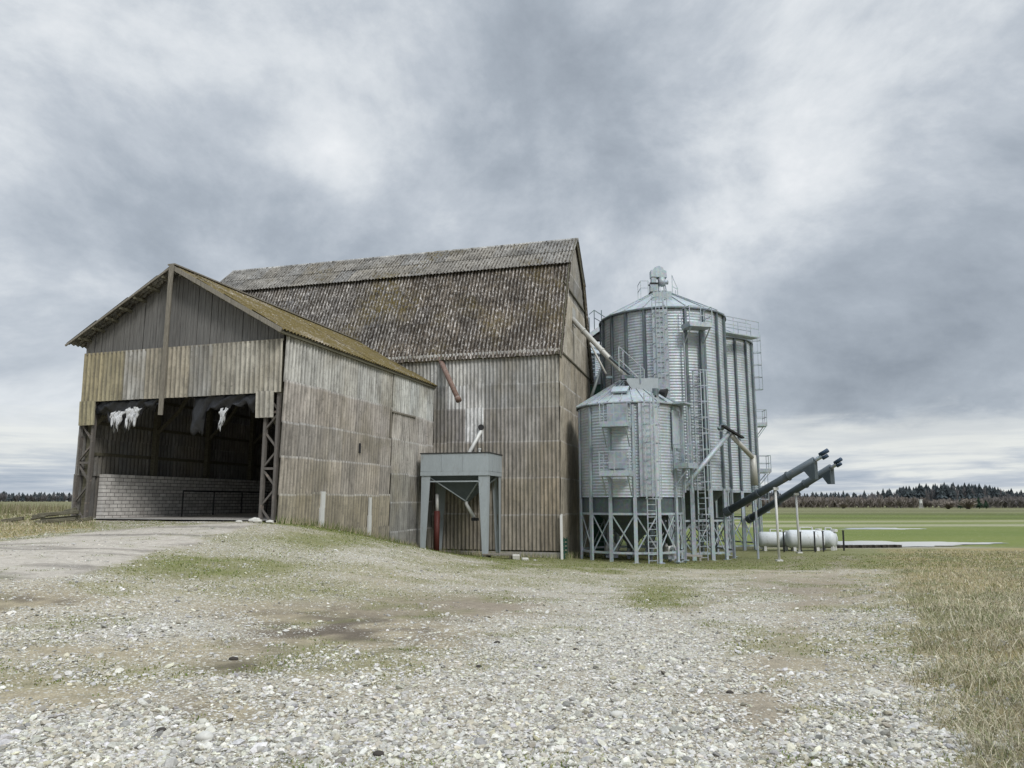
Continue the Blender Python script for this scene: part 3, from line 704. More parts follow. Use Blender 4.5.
for s0, s1, zz in ((.0, WB, 9.02), (1.0, WB-1, 12.9)):
    mb.box2((.05, s0, zz-.06), (.11, s1, zz+.03), (.25,.24,.22))
bb(mb, 'flashing', 'oldwood')
mb = MB(); mb.add([(-LB,0,-1),(-LB,WB,-1),(-LB,WB,ze),(-LB,WB-yk,zk),(-LB,yr,zr),(-LB,yk,zk),(-LB,0,ze)], [tuple(range(7))]); bb(mb, 'far_gable_wall', 'sheet')
mb = MB(); sheets(mb, (-LB, WB, 0), (1,0,0), (0,0,1), (0,1,0), [-1.2, 3, 6, ze+.1], LB, lambda u, w: jit((.25,.23,.19)), sw=1.2); bb(mb, 'back_wall', 'sheet')
# roof
oh = .28; l1 = math.hypot(yk, zk-ze); c1, s1_ = yk/l1, (zk-ze)/l1; l2 = math.hypot(yr-yk, zr-zk); c2, s2_ = (yr-yk)/l2, (zr-zk)/l2
def c_r1(u, w): return jit((.165,.155,.145) if u < 13 else (.15,.13,.11), .12)
def c_r2(u, w): return jit((.20,.192,.175), .12)
for side in (0, 1):
    def T(p): return p if side == 0 else (p[0], WB-p[1], p[2])
    def V(d): return d if side == 0 else (d[0], -d[1], d[2])
    e = .35; n_r = 5
    mb = MB(); rr = [0]+[ (l1+e)*k/n_r for k in range(1, n_r)]+[l1+e]
    sheets(mb, T((-LB-.25, -c1*e-.04, ze-s1_*e+.06)), (1,0,0), V((0,c1,s1_)), V((0,-s1_,c1)), rr, LB+.5, c_r1, sw=.97, pitch=.2, amp=.042, tilt=-.008, lip=0)
    bb(mb, 'steep_roof_slope', 'roof_steep')
    mb = MB(); sheets(mb, T((-LB-.25, yk-.28*c2-.12, zk-.28*s2_+.1)), (1,0,0), V((0,c2,s2_)), V((0,-s2_,c2)), [0, (l2+.28)/2, l2+.3], LB+.5, c_r2, sw=.97, pitch=.2, amp=.034, tilt=-.03, lip=0)
    bb(mb, 'upper_roof_slope', 'roof_top')
mb = MB(); mb.tube([(-LB-.28, yr, zr+.08), (.27, yr, zr+.08)], .13, 8, col=(.42,.42,.41)); bb(mb, 'ridge_cap', 'roof_top')
mb = MB()
prf = [(-.2, ze-.4), (yk-.06, zk), (yr, zr), (WB-yk+.06, zk), (WB+.2, ze-.4)]
for (a, b), (c, d) in zip(prf, prf[1:]): mb.bar((.16, a, b), (.16, c, d), .22, .05, up=(1,0,0), col=(.3,.3,.3))
bb(mb, 'verge_board', 'oldwood')
mb = MB()
for k in range(12): mb.box2((-LB+k*2+.2, -.25, ze-.22), (-LB+k*2+.3, .0, ze-.1), (.5,.5,.5))
mb.box2((-LB, -.06, ze-.24), (.05, .02, ze-.08), (.5,.5,.5)); bb(mb, 'eave_rafters', 'oldwood')
# pipes of the barn
def pipe(name, label, pts, r, mat, cat='pipe', n=10):
    c = Vector(pts[0]); root = thing(name, label, cat, c); mb = MB(); mb.tube([Vector(p)-c for p in pts], r, n); mb.build('tube', M[mat], root, True); return root, c
pa, pb = bn(-6.35, .1, 9.0), P(458.5, 400, 35.4)
r_, c_ = pipe('rusty_spout', 'rusty brown spout pipe sloping down from the barn eave over the shed roof', [pa, pb], .13, 'rust')
mb = MB(); mb.tube([pb-c_-(pb-pa).normalized()*.16, pb-c_+(pb-pa).normalized()*.05], .15, 10, cap=True); mb.build('end_ring', M['rust'], r_, True)
pa, pb = bn(-3.95, .12, 5.22), P(468, 455, 35.6)
r_, c_ = pipe('filling_spout', 'thin whitish pipe from a dark hole in the barn wall down into the hopper', [pa+Vector((0,.3,.25)), pa, pb], .095, 'white_tube')
mb = MB(); q = bn(-3.98, -.06, 5.25)-c_; mb.tube([q, q+Vector((0,-.06,0))], .15, 12); mb.build('dark_hole', M['dark_roof'], r_)
# ================================================================== loading hopper on four tapered legs
ZH = -1.02; HW, HD = 3.3, 2.2
hop = thing('loading_hopper', 'pale blue grey steel hopper box on four tapered legs against the barn wall', 'hopper', (-1.13, 34.2, ZH), -TB)
def hb(mb, name, mat, sm=False, par=None): return mb.build(name, M[mat], par or hop, sm)
def leg(cx, cy, sx, sy):
    mb = MB(); wt, wb, z1 = .46, .24, 3.86
    mb.prism([(cx, cy, 0), (cx+sx*wb, cy, 0), (cx+sx*wt, cy, z1), (cx, cy, z1)], (0, sy*.012, 0))
    mb.prism([(cx, cy+sy*.013, 0), (cx, cy+sy*wb*.8, 0), (cx, cy+sy*wt*.8, z1), (cx, cy+sy*.013, z1)], (sx*.012, 0, 0))
    mb.box((cx+sx*.13, cy+sy*.1, .012), (.34, .3, .024))
    return mb
for a in ((-HW, 0, 1, 1), (0, 0, -1, 1), (-HW, HD, 1, -1), (0, HD, -1, -1)): hb(leg(*a), 'leg', 'blue_paint')
mb = MB(); z0, z1 = 4.0, 4.84; th = .015
for (a, b) in (((-HW-.03,-.03),(.03,-.03)), ((-HW-.03,HD+.03),(.03,HD+.03))): mb.box2((a[0], a[1]-th, z0), (b[0], b[1]+th, z1))
for x in (-HW-.03, .03): mb.box2((x-th, -.01, z0), (x+th, HD+.01, z1))
hb(mb, 'hopper_box', 'blue_paint')
mb = MB()
for x in (-HW+.02+1.03, -HW+2.1): mb = MB(); mb.box2((x-.02, -.065, z0+.02), (x+.02, -.047, z1-.03)); hb(mb, 'stiffener_rib', 'blue_paint')
for y in (.65, 1.45): mb = MB(); mb.box2((.047, y-.05, z0+.02), (.07, y+.05, z1-.03)); hb(mb, 'stiffener_rib', 'blue_paint')
mb = MB()
for y in (-.05, HD+.05): mb.box2((-HW-.08, y-.03, z1+.002), (.08, y+.03, z1+.04))
for x in (-HW-.05, .05): mb.box2((x-.03, -.02, z1+.002), (x+.03, HD+.02, z1+.04))
hb(mb, 'top_rim', 'dark_roof')
mb = MB()
for y in (-.02, HD+.02): mb.box2((-HW-.04, y-.03, 3.80), (.04, y+.03, 3.985))
for x in (-HW-.01, .01): mb.box2((x-.03, .012, 3.80), (x+.03, HD-.012, 3.985))
hb(mb, 'frame_beam', 'blue_paint')
mb = MB(); cxh, cyh = -1.35, .95
mb.add([(-HW+.05,.05,3.98),(-.05,.05,3.98),(-.05,HD-.05,3.98),(-HW+.05,HD-.05,3.98),(cxh-.12,cyh-.12,2.6),(cxh+.12,cyh-.12,2.6),(cxh+.12,cyh+.12,2.6),(cxh-.12,cyh+.12,2.6)],
       [(0,1,5,4),(1,2,6,5),(2,3,7,6),(3,0,4,7)]); hb(mb, 'funnel', 'inner_dark')
mb = MB()
for (x, y) in ((-HW+.3,.1),(-.3,.1),(-.1,HD-.2),(-HW+.3,HD-.2)): mb.bar((x, y, 3.78), (cxh, cyh-.14, 2.62), .05, .05)
mb.box2((-HW+.45, .0, 3.5), (-.4, .05, 3.56)); hb(mb, 'brace_rod', 'blue_paint')
mb = MB(); mb.tube([(cxh, cyh-.05, 2.62), (cxh+.03, cyh-.07, 2.45), (cxh+.42, cyh-.1, 1.85)], .085, 10); hb(mb, 'outlet_spout', 'white_tube', True)
mb = MB(); mb.box((cxh+.47, cyh-.1, 1.76), (.3,.26,.14)); hb(mb, 'spout_mouth', 'dark_roof')
mb = MB(); mb.tube([(-.5,.3,z1), (-.5,.3,z1+.18)], .05, 8); mb.tube([(-.5,.3,z1+.18),(-.5,.3,z1+.24)], .08, 8); hb(mb, 'breather_cap', 'white_tube')
# red standing pipe behind the left leg
q = P(436.5, 545, 35.7); gz = hz(q.x, q.y)
rp = thing('standing_pipe', 'dull red standing pipe with grey upper end behind the left hopper leg', 'pipe', (q.x, q.y, gz))
mb = MB(); mb.tube([(0,0,-.05),(0,0,1.95)], .14, 12); mb.build('red_pipe', M['red'], rp, True)
mb = MB(); mb.tube([(0,0,1.94),(-.01,0,2.75)], .085, 12); mb.build('grey_pipe', M['white_tube'], rp, True)
# low timber platform, blocks, post, green crate near the barn corner
q = P(500, 558, 34.2); gz = hz(q.x, q.y)
pf = thing('timber_platform', 'low dark timber platform lying by the right leg of the grey hopper', 'platform', (q.x, q.y, gz), -TB)
mb = MB()
for k in range(4): mb.box((0, -.32+k*.2, .17), (1.5, .17, .05), None, (.8,.8,.8))
mb.build('deck_board', M['plank'], pf)
for x in (-.6, .6):
    mb = MB(); mb.box((x, 0, .07), (.1, .8, .14), None, (.5,.5,.5)); mb.build('bearer', M['oldwood'], pf)
for i, (px, py, Y, sx_, sy_, sz_, lb) in enumerate(((516, 560, 33.6, .32, .25, .24, 'upright pale concrete block in the grass beside the timber platform'), (525, 563, 33.4, .3, .2, .12, 'low pale block lying in the grass right of the upright block'), (535, 566, 33.0, .1, .1, .06, 'tiny white stone in the grass in front of the barn corner'))):
    q = P(px, py, Y); gz = hz(q.x, q.y); mb = MB(); mb.box((0,0,0), (sx_, sy_, sz_), Matrix.Rotation(.3*i, 3, 'Z') @ Matrix.Rotation(.12, 3, 'X'))
    o = mb.build('concrete_block', M['chalk'], None, loc=(q.x, q.y, gz+sz_*.4)); bv = o.modifiers.new('b', 'BEVEL'); bv.width = .02; tag(o, lb, 'block')
q = P(562, 557, 35.3); gz = hz(q.x, q.y)
mb = MB(); mb.prism([(-.06,-.05,-.1),(.06,-.05,-.1),(.06,.05,-.1),(-.06,.05,-.1)], (-.02,.05,2.15)); mb.prism([(-.045,.0,2.05),(.045,.0,2.05),(.045,.09,2.05),(-.045,.09,2.05)], (0,0,.06))
o = mb.build('white_post', M['white_tube'], None, loc=(q.x, q.y, gz)); tag(o, 'white post standing in front of the corner of the tall barn', 'post')
q = bn(.16, .1); gz = hz(q.x, q.y); cr = thing('green_crate', 'dark green slatted crate against the barn gable behind the white post', 'crate', (q.x, q.y, gz), -TB)
mb = MB()
for k in range(5): mb.box2((-.12, -.35, .05+k*.19), (.1, -.32, .17+k*.19))
mb.build('slatted_side', M['green_paint'], cr)
mb = MB()
for k in range(5): mb.box2((-.12, .32, .05+k*.19), (.1, .35, .17+k*.19))
mb.build('slatted_side', M['green_paint'], cr)
for x in (-.12, .07):
    for y in (-.31, .28):
        mb = MB(); mb.box2((x, y, -.03), (x+.04, y+.03, 1.0)); mb.build('corner_post', M['green_paint'], cr)
# ================================================================== steel silos
def ring_body(R0, z0, z1, nseg, pitch=.16, amp=.012):
    n = int((z1-z0)/pitch*5); prof = [(R0+amp*math.cos(2*PI*k/5), z0+(z1-z0)*k/n) for k in range(n+1)]
    mb = MB(); mb.lathe(prof, nseg); return mb
def rz(a): return Matrix.Rotation(a, 3, 'Z')
def stiff(a, R0, z0, z1, w=.17, d=.075):
    mb = MB(); m = rz(a); mb.box(m @ Vector((R0+.03+d/2, 0, (z0+z1)/2)), (d, w*.62, z1-z0), m); mb.box(m @ Vector((R0+.028, 0, (z0+z1)/2)), (.016, w, z1-z0-.01), m); return mb
def ladder_mb(z0, z1, out, w=.42):
    mb = MB()
    for s in (-1, 1): mb.box2((out, s*w/2-.022, z0), (out+.05, s*w/2+.022, z1))
    k = int((z1-z0)/.28)
    for i in range(k): mb.box2((out+.01, -w/2+.02, z0+.15+i*.28), (out+.04, w/2-.02, z0+.18+i*.28))
    return mb
def cage_mb(z0, z1, out, r=.38):
    mb = MB(); hs = []
    z = z0
    while z <= z1:
        pts = [(out+.04, -.25, z)]+[(out+.04+.3+r*math.cos(a)*1.05, r*math.sin(a), z) for a in [PI*(-.62+1.24*i/8) for i in range(9)]]+[(out+.04, .25, z)]
        for p, q in zip(pts, pts[1:]): mb.bar(p, q, .012, .05, up=(0,0,1))
        z += .85
    for i in (1, 3, 4, 5, 7):
        a = PI*(-.62+1.24*i/8); x = out+.34+r*math.cos(a)*1.05; y = r*math.sin(a); mb.bar((x, y, z0), (x, y, z1), .04, .01)
    return mb
def rot_mb(mb, a, c=(0,0,0)):
    m = rz(a); mb.v = [tuple(m @ Vector(v)+Vector(c)) for v in mb.v]; return mb
def platform(root, a, R0, z, w=1.35, d=.9, fill=True, mat='galv_leg', rail=1.05):
    mb = MB(); mb.box2((R0+.12, -w/2, z-.07), (R0+.12+d, w/2, z)); p = rot_mb(mb, a).build('platform', M[mat], root)
    mb = MB(); x0, x1 = R0+.14, R0+.10+d
    for (x, y) in ((x0,-w/2),(x1,-w/2),(x1,0),(x1,w/2),(x0,w/2)): mb.bar((x, y, z), (x, y, z+rail), .04, .04)
    for zz in (z+rail, z+rail*.52): 
        mb.bar((x0,-w/2,zz), (x1,-w/2,zz), .035, .035); mb.bar((x1,-w/2,zz), (x1,w/2,zz), .035, .035); mb.bar((x0,w/2,zz), (x1,w/2,zz), .035, .035)
    for (p_, q_) in (((x0,-w/2),(x1,-w/2)), ((x1,-w/2),(x1,w/2)), ((x0,w/2),(x1,w/2))): mb.bar((*p_, z+.09), (*q_, z+.09), .012, .18, up=(0,0,1))
    rot_mb(mb, a).build('guard_rail', M[mat], p)
    mb = MB()
    for y in (-w/2+.1, w/2-.1): mb.bar((R0+.1, y, z-.95), (x1-.05, y, z-.08), .05, .05)
    rot_mb(mb, a).build('bracket', M[mat], p); return p
def frame_parts(root, R0, zb, nst, ph, leg_w, zr1, zr2, mat='galv_leg'):
    for k in range(nst):
        a = ph+2*PI*k/nst; m = rz(a)
        mb = MB(); mb.box(m @ Vector((R0+.05, 0, zb/2-.12)), (.1, leg_w*.7, zb+.24), m); mb.box(m @ Vector((R0+.108, 0, zb/2-.12)), (.014, leg_w, zb+.235), m)
        mb.box(m @ Vector((R0+.08, 0, -.02)), (.3, .3, .03), m)
        mb.build('leg', M[mat], root)
    mb = MB()
    for zz in (zr1, zr2):
        mb = MB()
        for k in range(nst):
            a, b = ph+2*PI*k/nst, ph+2*PI*(k+1)/nst
            mb.bar((R0*math.cos(a), R0*math.sin(a), zz), (R0*math.cos(b), R0*math.sin(b), zz), .06, .1)
        mb.build('ring_beam', M[mat], root)
    mb = MB()
    for k in range(nst):
        a, b = ph+2*PI*k/nst, ph+2*PI*(k+1)/nst; r1 = R0+.015; r2 = R0-.03
        A = (math.cos(a), math.sin(a)); B = (math.cos(b), math.sin(b))
        mb.bar((A[0]*r1, A[1]*r1, zr1), (B[0]*r1, B[1]*r1, zr2), .06, .02, up=(A[0],A[1],0)); mb.bar((B[0]*r2, B[1]*r2, zr1), (A[0]*r2, A[1]*r2, zr2), .06, .02, up=(A[0],A[1],0))
    mb.build('cross_braces', M[mat], root)
def roof_parts(root, R0, ze_, za, nst, ph, nrib):
    mb = MB(); n = nst*2
    prof = [(R0+.14, ze_-.06), (R0+.14, ze_), (.45, za), (.45, za+.06)]
    vs = []; fs = []
    for (r, z) in prof:
        for k in range(n):
            a = ph+2*PI*k/n; rr = r*(1 if k % 2 == 0 else .985); vs.append((rr*math.cos(a), rr*math.sin(a), z))
    for i in range(len(prof)-1):
        for k in range(n): fs.append((i*n+k, i*n+(k+1)%n, (i+1)*n+(k+1)%n, (i+1)*n+k))
    fs.append(tuple(3*n+k for k in range(n))); mb.add(vs, fs); rf = mb.build('roof', M['galv_roof'], root)
    mb = MB()
    for k in range(nrib):
        a = ph+2*PI*k/nrib; mb.bar(((R0+.12)*math.cos(a), (R0+.12)*math.sin(a), ze_+.03), (.47*math.cos(a), .47*math.sin(a), za+.035), .05, .06)
    mb.build('roof_ribs', M['galv_roof'], rf)
    mb = MB(); mb.lathe([(R0+.03, ze_-.12), (R0+.16, ze_-.12), (R0+.16, ze_-.055), (R0+.03, ze_-.055)], 60); mb.build('eave_ring', M['galv_dark'], rf)
    return rf
BR, BZ, BE, BA = 3.6, 3.82, 13.78, 15.55
def big_silo(loc, label):
    root = thing('grain_silo', label, 'silo', loc, 0, 'large steel grain silos')
    ring_body(BR, BZ, BE, 80).build('body', M['galv'], root, True)
    ph = R(-102+3)
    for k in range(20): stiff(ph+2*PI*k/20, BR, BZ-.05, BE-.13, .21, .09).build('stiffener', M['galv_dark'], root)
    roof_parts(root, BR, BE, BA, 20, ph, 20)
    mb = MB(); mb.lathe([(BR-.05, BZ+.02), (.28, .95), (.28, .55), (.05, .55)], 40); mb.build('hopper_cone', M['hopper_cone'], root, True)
    mb = MB(); mb.lathe([(BR-.02, BZ-.16), (BR+.035, BZ-.16), (BR+.035, BZ+.03), (BR-.02, BZ+.03)], 60); mb.build('base_ring', M['galv_leg'], root)
    frame_parts(root, BR-.02, BZ-.05, 20, ph, .24, 2.05, .35)
    return root
C1 = (9.02, 43.0, -1.5)
silo = big_silo(C1, 'large steel silo in front with a conveyor head on its roof, behind the small silo')
silo3 = copy_tree(silo); silo3.scale = (1, 1, 1.02); silo3.location = (13.2, 51.0, -1.6); silo3['label'] = 'rightmost large steel silo, with two small side platforms jutting out against the sky'
silo4 = copy_tree(silo); silo4.location = (4.3, 55.5, -1.5); silo4['label'] = 'far steel silo showing only as a sliver between the barn gable and the front silo'
FA = R(-102)
# front silo extras
platform(silo, R(-75), BR, 12.48, 1.35, .95)
mb = ladder_mb(9.6, BE+.3, BR+.16, .42); l_ = rot_mb(mb, FA+R(-1)).build('ladder', M['galv_leg'], silo); rot_mb(cage_mb(9.0, BE+.6, BR+.16, .40), FA+R(-1)).build('ladder_cage', M['galv_leg'], l_)
mb = MB(); mb.box2((BR+.14, -.42, 5.5), (BR+.16, .42, BE-.2)); rot_mb(mb, FA+R(-1)).build('ladder_back_panel', M['galv'], silo)
mb = ladder_mb(.0, 10.1, BR+.2, .46); l_ = rot_mb(mb, R(-74)).build('ladder', M['galv_leg'], silo); rot_mb(cage_mb(2.4, 10.1, BR+.2, .40), R(-74)).build('ladder_cage', M['galv_leg'], l_)
mb = MB(); mb.tube([(BR+.25, 0, 4.2), (BR+.25, 0, 12.2)], .055, 8); rot_mb(mb, R(-84)).build('down_pipe', M['galv_roof'], silo)
mb = MB(); mb.box2((BR+.12, -.1, 3.7), (BR+.3, .1, 12.4)); rot_mb(mb, R(-68)).build('cable_duct', M['galv_dark'], silo)
# roof top platform, conveyor head
mb = MB(); mb.box2((-.55, -2.3, BA-1.2), (.6, -1.0, BA-1.13)); mb.box2((-.5, -2.33, BA-2.0), (.55, -2.3, BA-.55)); rot_mb(mb, R(-10)).build('roof_stair_panel', M['galv_leg'], silo)
head = thing('conveyor_head', 'grey bucket elevator head and drive standing on the roof of the front large silo', 'elevator head', (C1[0]-.15, C1[1]-.3, C1[2]+BA-.12)); head.scale = (.88, .88, .88)
mb = MB(); pts = [(-.55,0,1.15),(-.55,0,1.62),(-.38,0,1.66),(-.3,0,1.82),(.0,0,1.92),(.25,0,1.8),(.32,0,1.62),(.5,0,1.55),(.52,0,1.1)]
mb.prism([Vector(p)+Vector((0,-.3,0)) for p in pts], (0,.6,0)); mb.build('head_hood', M['galv_leg'], head)
mb = MB(); mb.tube([(.18,-.1,1.1),(.2,-.1,.55)], .26, 12); mb.tube([(.2,-.12,.8),(.62,-.12,.8)], .16, 10); mb.build('drive_motor', M['galv_leg'], head, True)
mb = MB(); mb.box2((-.52,-.25,.75), (-.2,.2,1.14)); mb.prism([(-.62,-.28,.1),(-.15,-.28,.1),(-.1,-.28,.62),(-.62,-.28,.62)], (0,.5,0)); mb.build('inlet_box', M['galv_roof'], head)
mb = MB(); mb.box2((-.66,-.32,.64), (-.08,.25,.73)); mb.build('dark_flange', M['dark_roof'], head)
mb = MB(); mb.box2((-.7,-.3,-.1),(-.2,.2,.05)); mb.build('dark_flange', M['dark_roof'], head)
mb = MB()
for x in (-.5, .05, .55):
    mb.bar((x,-.5,-.9), (x*.7,-.2,.7), .05, .05); mb.bar((x,.5,-.9), (x*.7,.2,.7), .05, .05)
mb.bar((-.6,-.5,-.1), (.7,-.5,-.1), .05,.05); mb.build('support_frame', M['galv_leg'], head)
mb = MB()
for (x, y) in ((-1.35,-.6),(-.85,-.6),(-1.35,.5)): mb.bar((x,y,-.55), (x,y,.75), .04,.04)
for zz in (.75,.25): mb.bar((-1.35,-.6,zz), (-.85,-.6,zz), .035,.035); mb.bar((-1.35,-.6,zz), (-1.35,.5,zz), .035,.035)
mb.bar((-.85,-.6,.75), (-.5,-.6,.1), .035,.035); mb.box2((-1.35,-.6,-.6), (-.7,.5,-.55)); mb.build('service_platform', M['galv_leg'], head)
mb = MB()
for (x, y) in ((.75,-.8),(1.1,-.8),(1.1,-.2)): mb.bar((x,y,-1), (x,y,.75 if x < 1 else .2), .045,.045)
mb.bar((.75,-.8,1.05), (1.12,-.8,.1), .04,.04); mb.bar((.75,-.8,-.1), (.75,-.8,1.1), .04, .04); mb.bar((.75,-.8,.3), (1.1,-.8,.1), .04,.04); mb.build('cage_top', M['galv_leg'], head)
# right silo extras: ladder and platforms on its outer side
aS = R(-4)
mb = ladder_mb(0, BE+.5, BR+.12, .36); l_ = rot_mb(mb, aS-R(10)).build('ladder', M['galv_leg'], silo3); rot_mb(cage_mb(2.4, 5.0, BR+.10, .24), aS-R(10)).build('ladder_cage', M['galv_leg'], l_)
rot_mb(cage_mb(10.6, BE+.6, BR+.10, .24), aS-R(10)).build('ladder_cage', M['galv_leg'], l_)
platform(silo3, aS, BR, 8.2, 1.0, .72); platform(silo3, aS, BR, 5.1, 1.1, .82)
# walkway from the front silo to the right one
cw = thing('roof_walkway', 'narrow railed walkway joining the roofs of the front and rightmost large silos', 'walkway', (12.0, 44.9, 12.25))
A_, B_ = Vector((0,0,0)), Vector((4.3, 3.0, .1)); dr = (B_-A_).normalized(); sd = Vector((-dr.y, dr.x, 0))
mb = MB(); mb.bar(A_, B_, .7, .07); mb.build('deck', M['galv_leg'], cw)
for s in (-.33, .33):
    mb = MB()
    for k in range(5): q = A_.lerp(B_, k/4)+sd*s; mb.bar(q, q+Vector((0,0,1.05)), .04, .04)
    for zz in (1.05, .55): mb.bar(A_+sd*s+Vector((0,0,zz)), B_+sd*s+Vector((0,0,zz)), .04, .04)
    mb.build('guard_rail', M['galv_leg'], cw)
# far silo: eave platform by the barn gable
mb = ladder_mb(4, BE, BR+.16, .42); rot_mb(mb, R(-66)).build('ladder', M['galv_leg'], silo4)
cp = P(594, 336, 49.5); sp_ = thing('service_bridge', 'railed service bridge with sloping chute seen between the barn gable and front silo', 'walkway', cp)
mb = MB(); mb.bar((-1.2,0,.1), (1.0,0,.1), .7, .08); mb.build('deck', M['galv_leg'], sp_)
mb = MB(); mb.bar((-.45,-.4,-.15), (.75,-.4,.72), .3, .3, up=(0,1,0)); mb.build('chute', M['galv'], sp_)
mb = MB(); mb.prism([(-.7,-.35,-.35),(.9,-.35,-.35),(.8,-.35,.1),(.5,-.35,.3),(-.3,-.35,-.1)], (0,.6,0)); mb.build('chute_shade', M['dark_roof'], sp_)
mb = MB()
for x in (-1.1,-.35,-.0,.5): mb.bar((x,-.35,.1),(x,-.35,1.75 if x > -.2 else 1.2), .06,.06)
mb.bar((-.35,-.35,1.45),(.0,-.35,1.75), .05,.05); mb.bar((.0,-.35,1.75),(.9,-.35,1.15), .05,.05); mb.bar((.0,-.35,1.2),(.9,-.35,.65), .05,.05); mb.bar((-1.1,-.35,1.2),(-.35,-.35,1.2), .05,.05)
mb.build('guard_rail', M['galv_dark'], sp_)
# small silo
SR, SZ, SE, SA = 2.52, 2.98, 7.42, 8.85
C2 = (5.93, 36.9, -1.2)
small = thing('small_silo', 'small steel silo on legs beside the barn gable, with caged ladder and platforms', 'silo', C2)
ring_body(SR, SZ, SE, 56, .14, .011).build('body', M['galv'], small, True)
ph2 = R(-99+4)
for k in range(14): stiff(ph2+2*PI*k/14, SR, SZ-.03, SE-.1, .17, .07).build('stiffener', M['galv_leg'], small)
mb = MB(); n = 14; vs = []; fs = []
for (r, z) in ((SR+.2, SE-.02), (SR+.2, SE+.04), (.42, SA), (.42, SA+.05)):
    for k in range(n): a = ph2+2*PI*k/n; vs.append((r*math.cos(a), r*math.sin(a), z))
for i in range(3):
    for k in range(n): fs.append((i*n+k, i*n+(k+1)%n, (i+1)*n+(k+1)%n, (i+1)*n+k))
fs.append(tuple(3*n+k for k in range(n))); mb.add(vs, fs); rf2 = mb.build('roof', M['galv_roof'], small)
mb = MB()
for k in range(28):
    a = ph2+2*PI*k/28; f_ = 1 if k % 2 == 0 else math.cos(PI/14)
    mb.bar(((SR+.19)*math.cos(a)*f_, (SR+.19)*math.sin(a)*f_, SE+.07), (.44*math.cos(a)*f_, .44*math.sin(a)*f_, SA+.03), .04, .05)
mb.build('roof_ribs', M['galv_roof'], rf2)
m = rz(R(-112)); mb = MB(); sl = math.atan((SA-SE)/(SR+.2-.42))
mb.box(m @ Vector((1.75, 0, SE+.04+(SR+.2-1.75)*math.tan(sl)+.1)), (.62, .8, .1), m @ Matrix.Rotation(sl, 3, 'Y')); mb.build('roof_hatch', M['galv_leg'], rf2)
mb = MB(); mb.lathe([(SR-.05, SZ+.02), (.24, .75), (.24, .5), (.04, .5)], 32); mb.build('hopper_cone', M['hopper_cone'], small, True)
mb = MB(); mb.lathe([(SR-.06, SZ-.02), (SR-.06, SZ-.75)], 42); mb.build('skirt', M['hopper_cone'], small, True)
frame_parts(small, SR-.02, SZ-.03, 14, ph2, .17, 2.2, .42)
platform(small, R(-111), SR, 6.28, 1.3, .8); platform(small, R(-111), SR, 4.0, 1.4, .85)
mb = MB(); mb.box2((SR+.1, -.5, 6.3), (SR+.13, .5, SE-.05)); rot_mb(mb, R(-111)).build('access_door', M['galv_roof'], small)
mb = MB(); mb.box2((SR+.1, -.46, 4.3), (SR+.13, .42, 5.15)); rot_mb(mb, R(-111)).build('access_door', M['galv_roof'], small)
mb = ladder_mb(-.05, SE+.4, SR+.3, .42); l_ = rot_mb(mb, R(-80)).build('ladder', M['galv_leg'], small); rot_mb(cage_mb(2.9, SE+.2, SR+.3, .37), R(-80)).build('ladder_cage', M['galv_leg'], l_)
mb = MB(); mb.box2((SR+.1, -.45, 3.0), (SR+.12, .5, SE-.05)); rot_mb(mb, R(-80)).build('ladder_back_panel', M['galv'], small)
platform(small, R(-38), SR, 4.4, 1.1, .75)
mb = MB(); mb.box2((SR+.1, -.5, SE-.02), (SR+.75, .5, SE+.05)); mb.box2((SR+.14, .3, 3.2), (SR+.26, .42, SE)); mb.box2((SR+.5, .38, 3.2), (SR+.6, .48, SE)); rot_mb(mb, R(-38)).build('side_canopy', M['galv_leg'], small)
mb = MB(); mb.box2((SR+.06, -.48, 5.3), (SR+.1, .28, SE-.3)); rot_mb(mb, R(-38)).build('side_panel', M['galv'], small)
# access housing and stair rails on top
ah = thing('roof_housing', 'blue grey sheet housing with handrails on top of the small silo', 'housing', (C2[0]+.25, C2[1]-.9, C2[2]+SE+.2))
mb = MB(); mb.prism([(-.55,-.5,1.0),(.0,-.5,0),(1.0,-.5,0),(1.0,-.5,1.15),(-.5,-.5,1.15)], (0,.9,0)); mb.build('housing_box', M['blue_paint'], ah)
mb = MB(); mb.bar((-.62,-.55,1.0), (.0,-.55,-.02), .1, .1, up=(0,1,0)); mb.bar((.0,-.55,-.03), (.55,-.55,-.03), .09, .09); mb.build('dark_edge', M['dark_roof'], ah)
for y in (-.55, .4):
    mb = MB(); o_ = .0 if y < 0 else .35
    mb.bar((-.9+o_,y,2.75), (.15+o_,y,1.75), .04,.04); mb.bar((.15+o_,y,1.75), (.15+o_,y,.9), .04,.04); mb.bar((-.9+o_,y,2.1), (.0+o_,y,1.2), .04,.04); mb.bar((-.9+o_,y,2.75), (-.9+o_,y,1.5), .04,.04)
    mb.build('hand_rail', M['galv_roof'], ah)
mb = MB(); mb.bar((-1.3,0,2.3), (.0,0,1.15), .4,.06); mb.box2((-.75,-.3,1.15),(-.2,.1,1.35)); mb.box2((-1.5,-.25,1.2),(-1.2,0,1.3)); mb.build('chute', M['galv_dark'], ah)
fl2 = thing('flood_lamp', 'small dark floodlight on the roof edge of the small silo', 'lamp', (C2[0]+1.0, C2[1]-1.9, C2[2]+SE+.5))
mb = MB(); mb.tube([(0,0,-.1),(.02,0,.25)], .16, 10); mb.build('lamp_body', M['galv_dark'], fl2); mb = MB(); mb.tube([(.2,-.05,.1),(.5,-.2,.0)], [.1,.24], 10); mb.build('lamp_hood', M['dark_roof'], fl2)
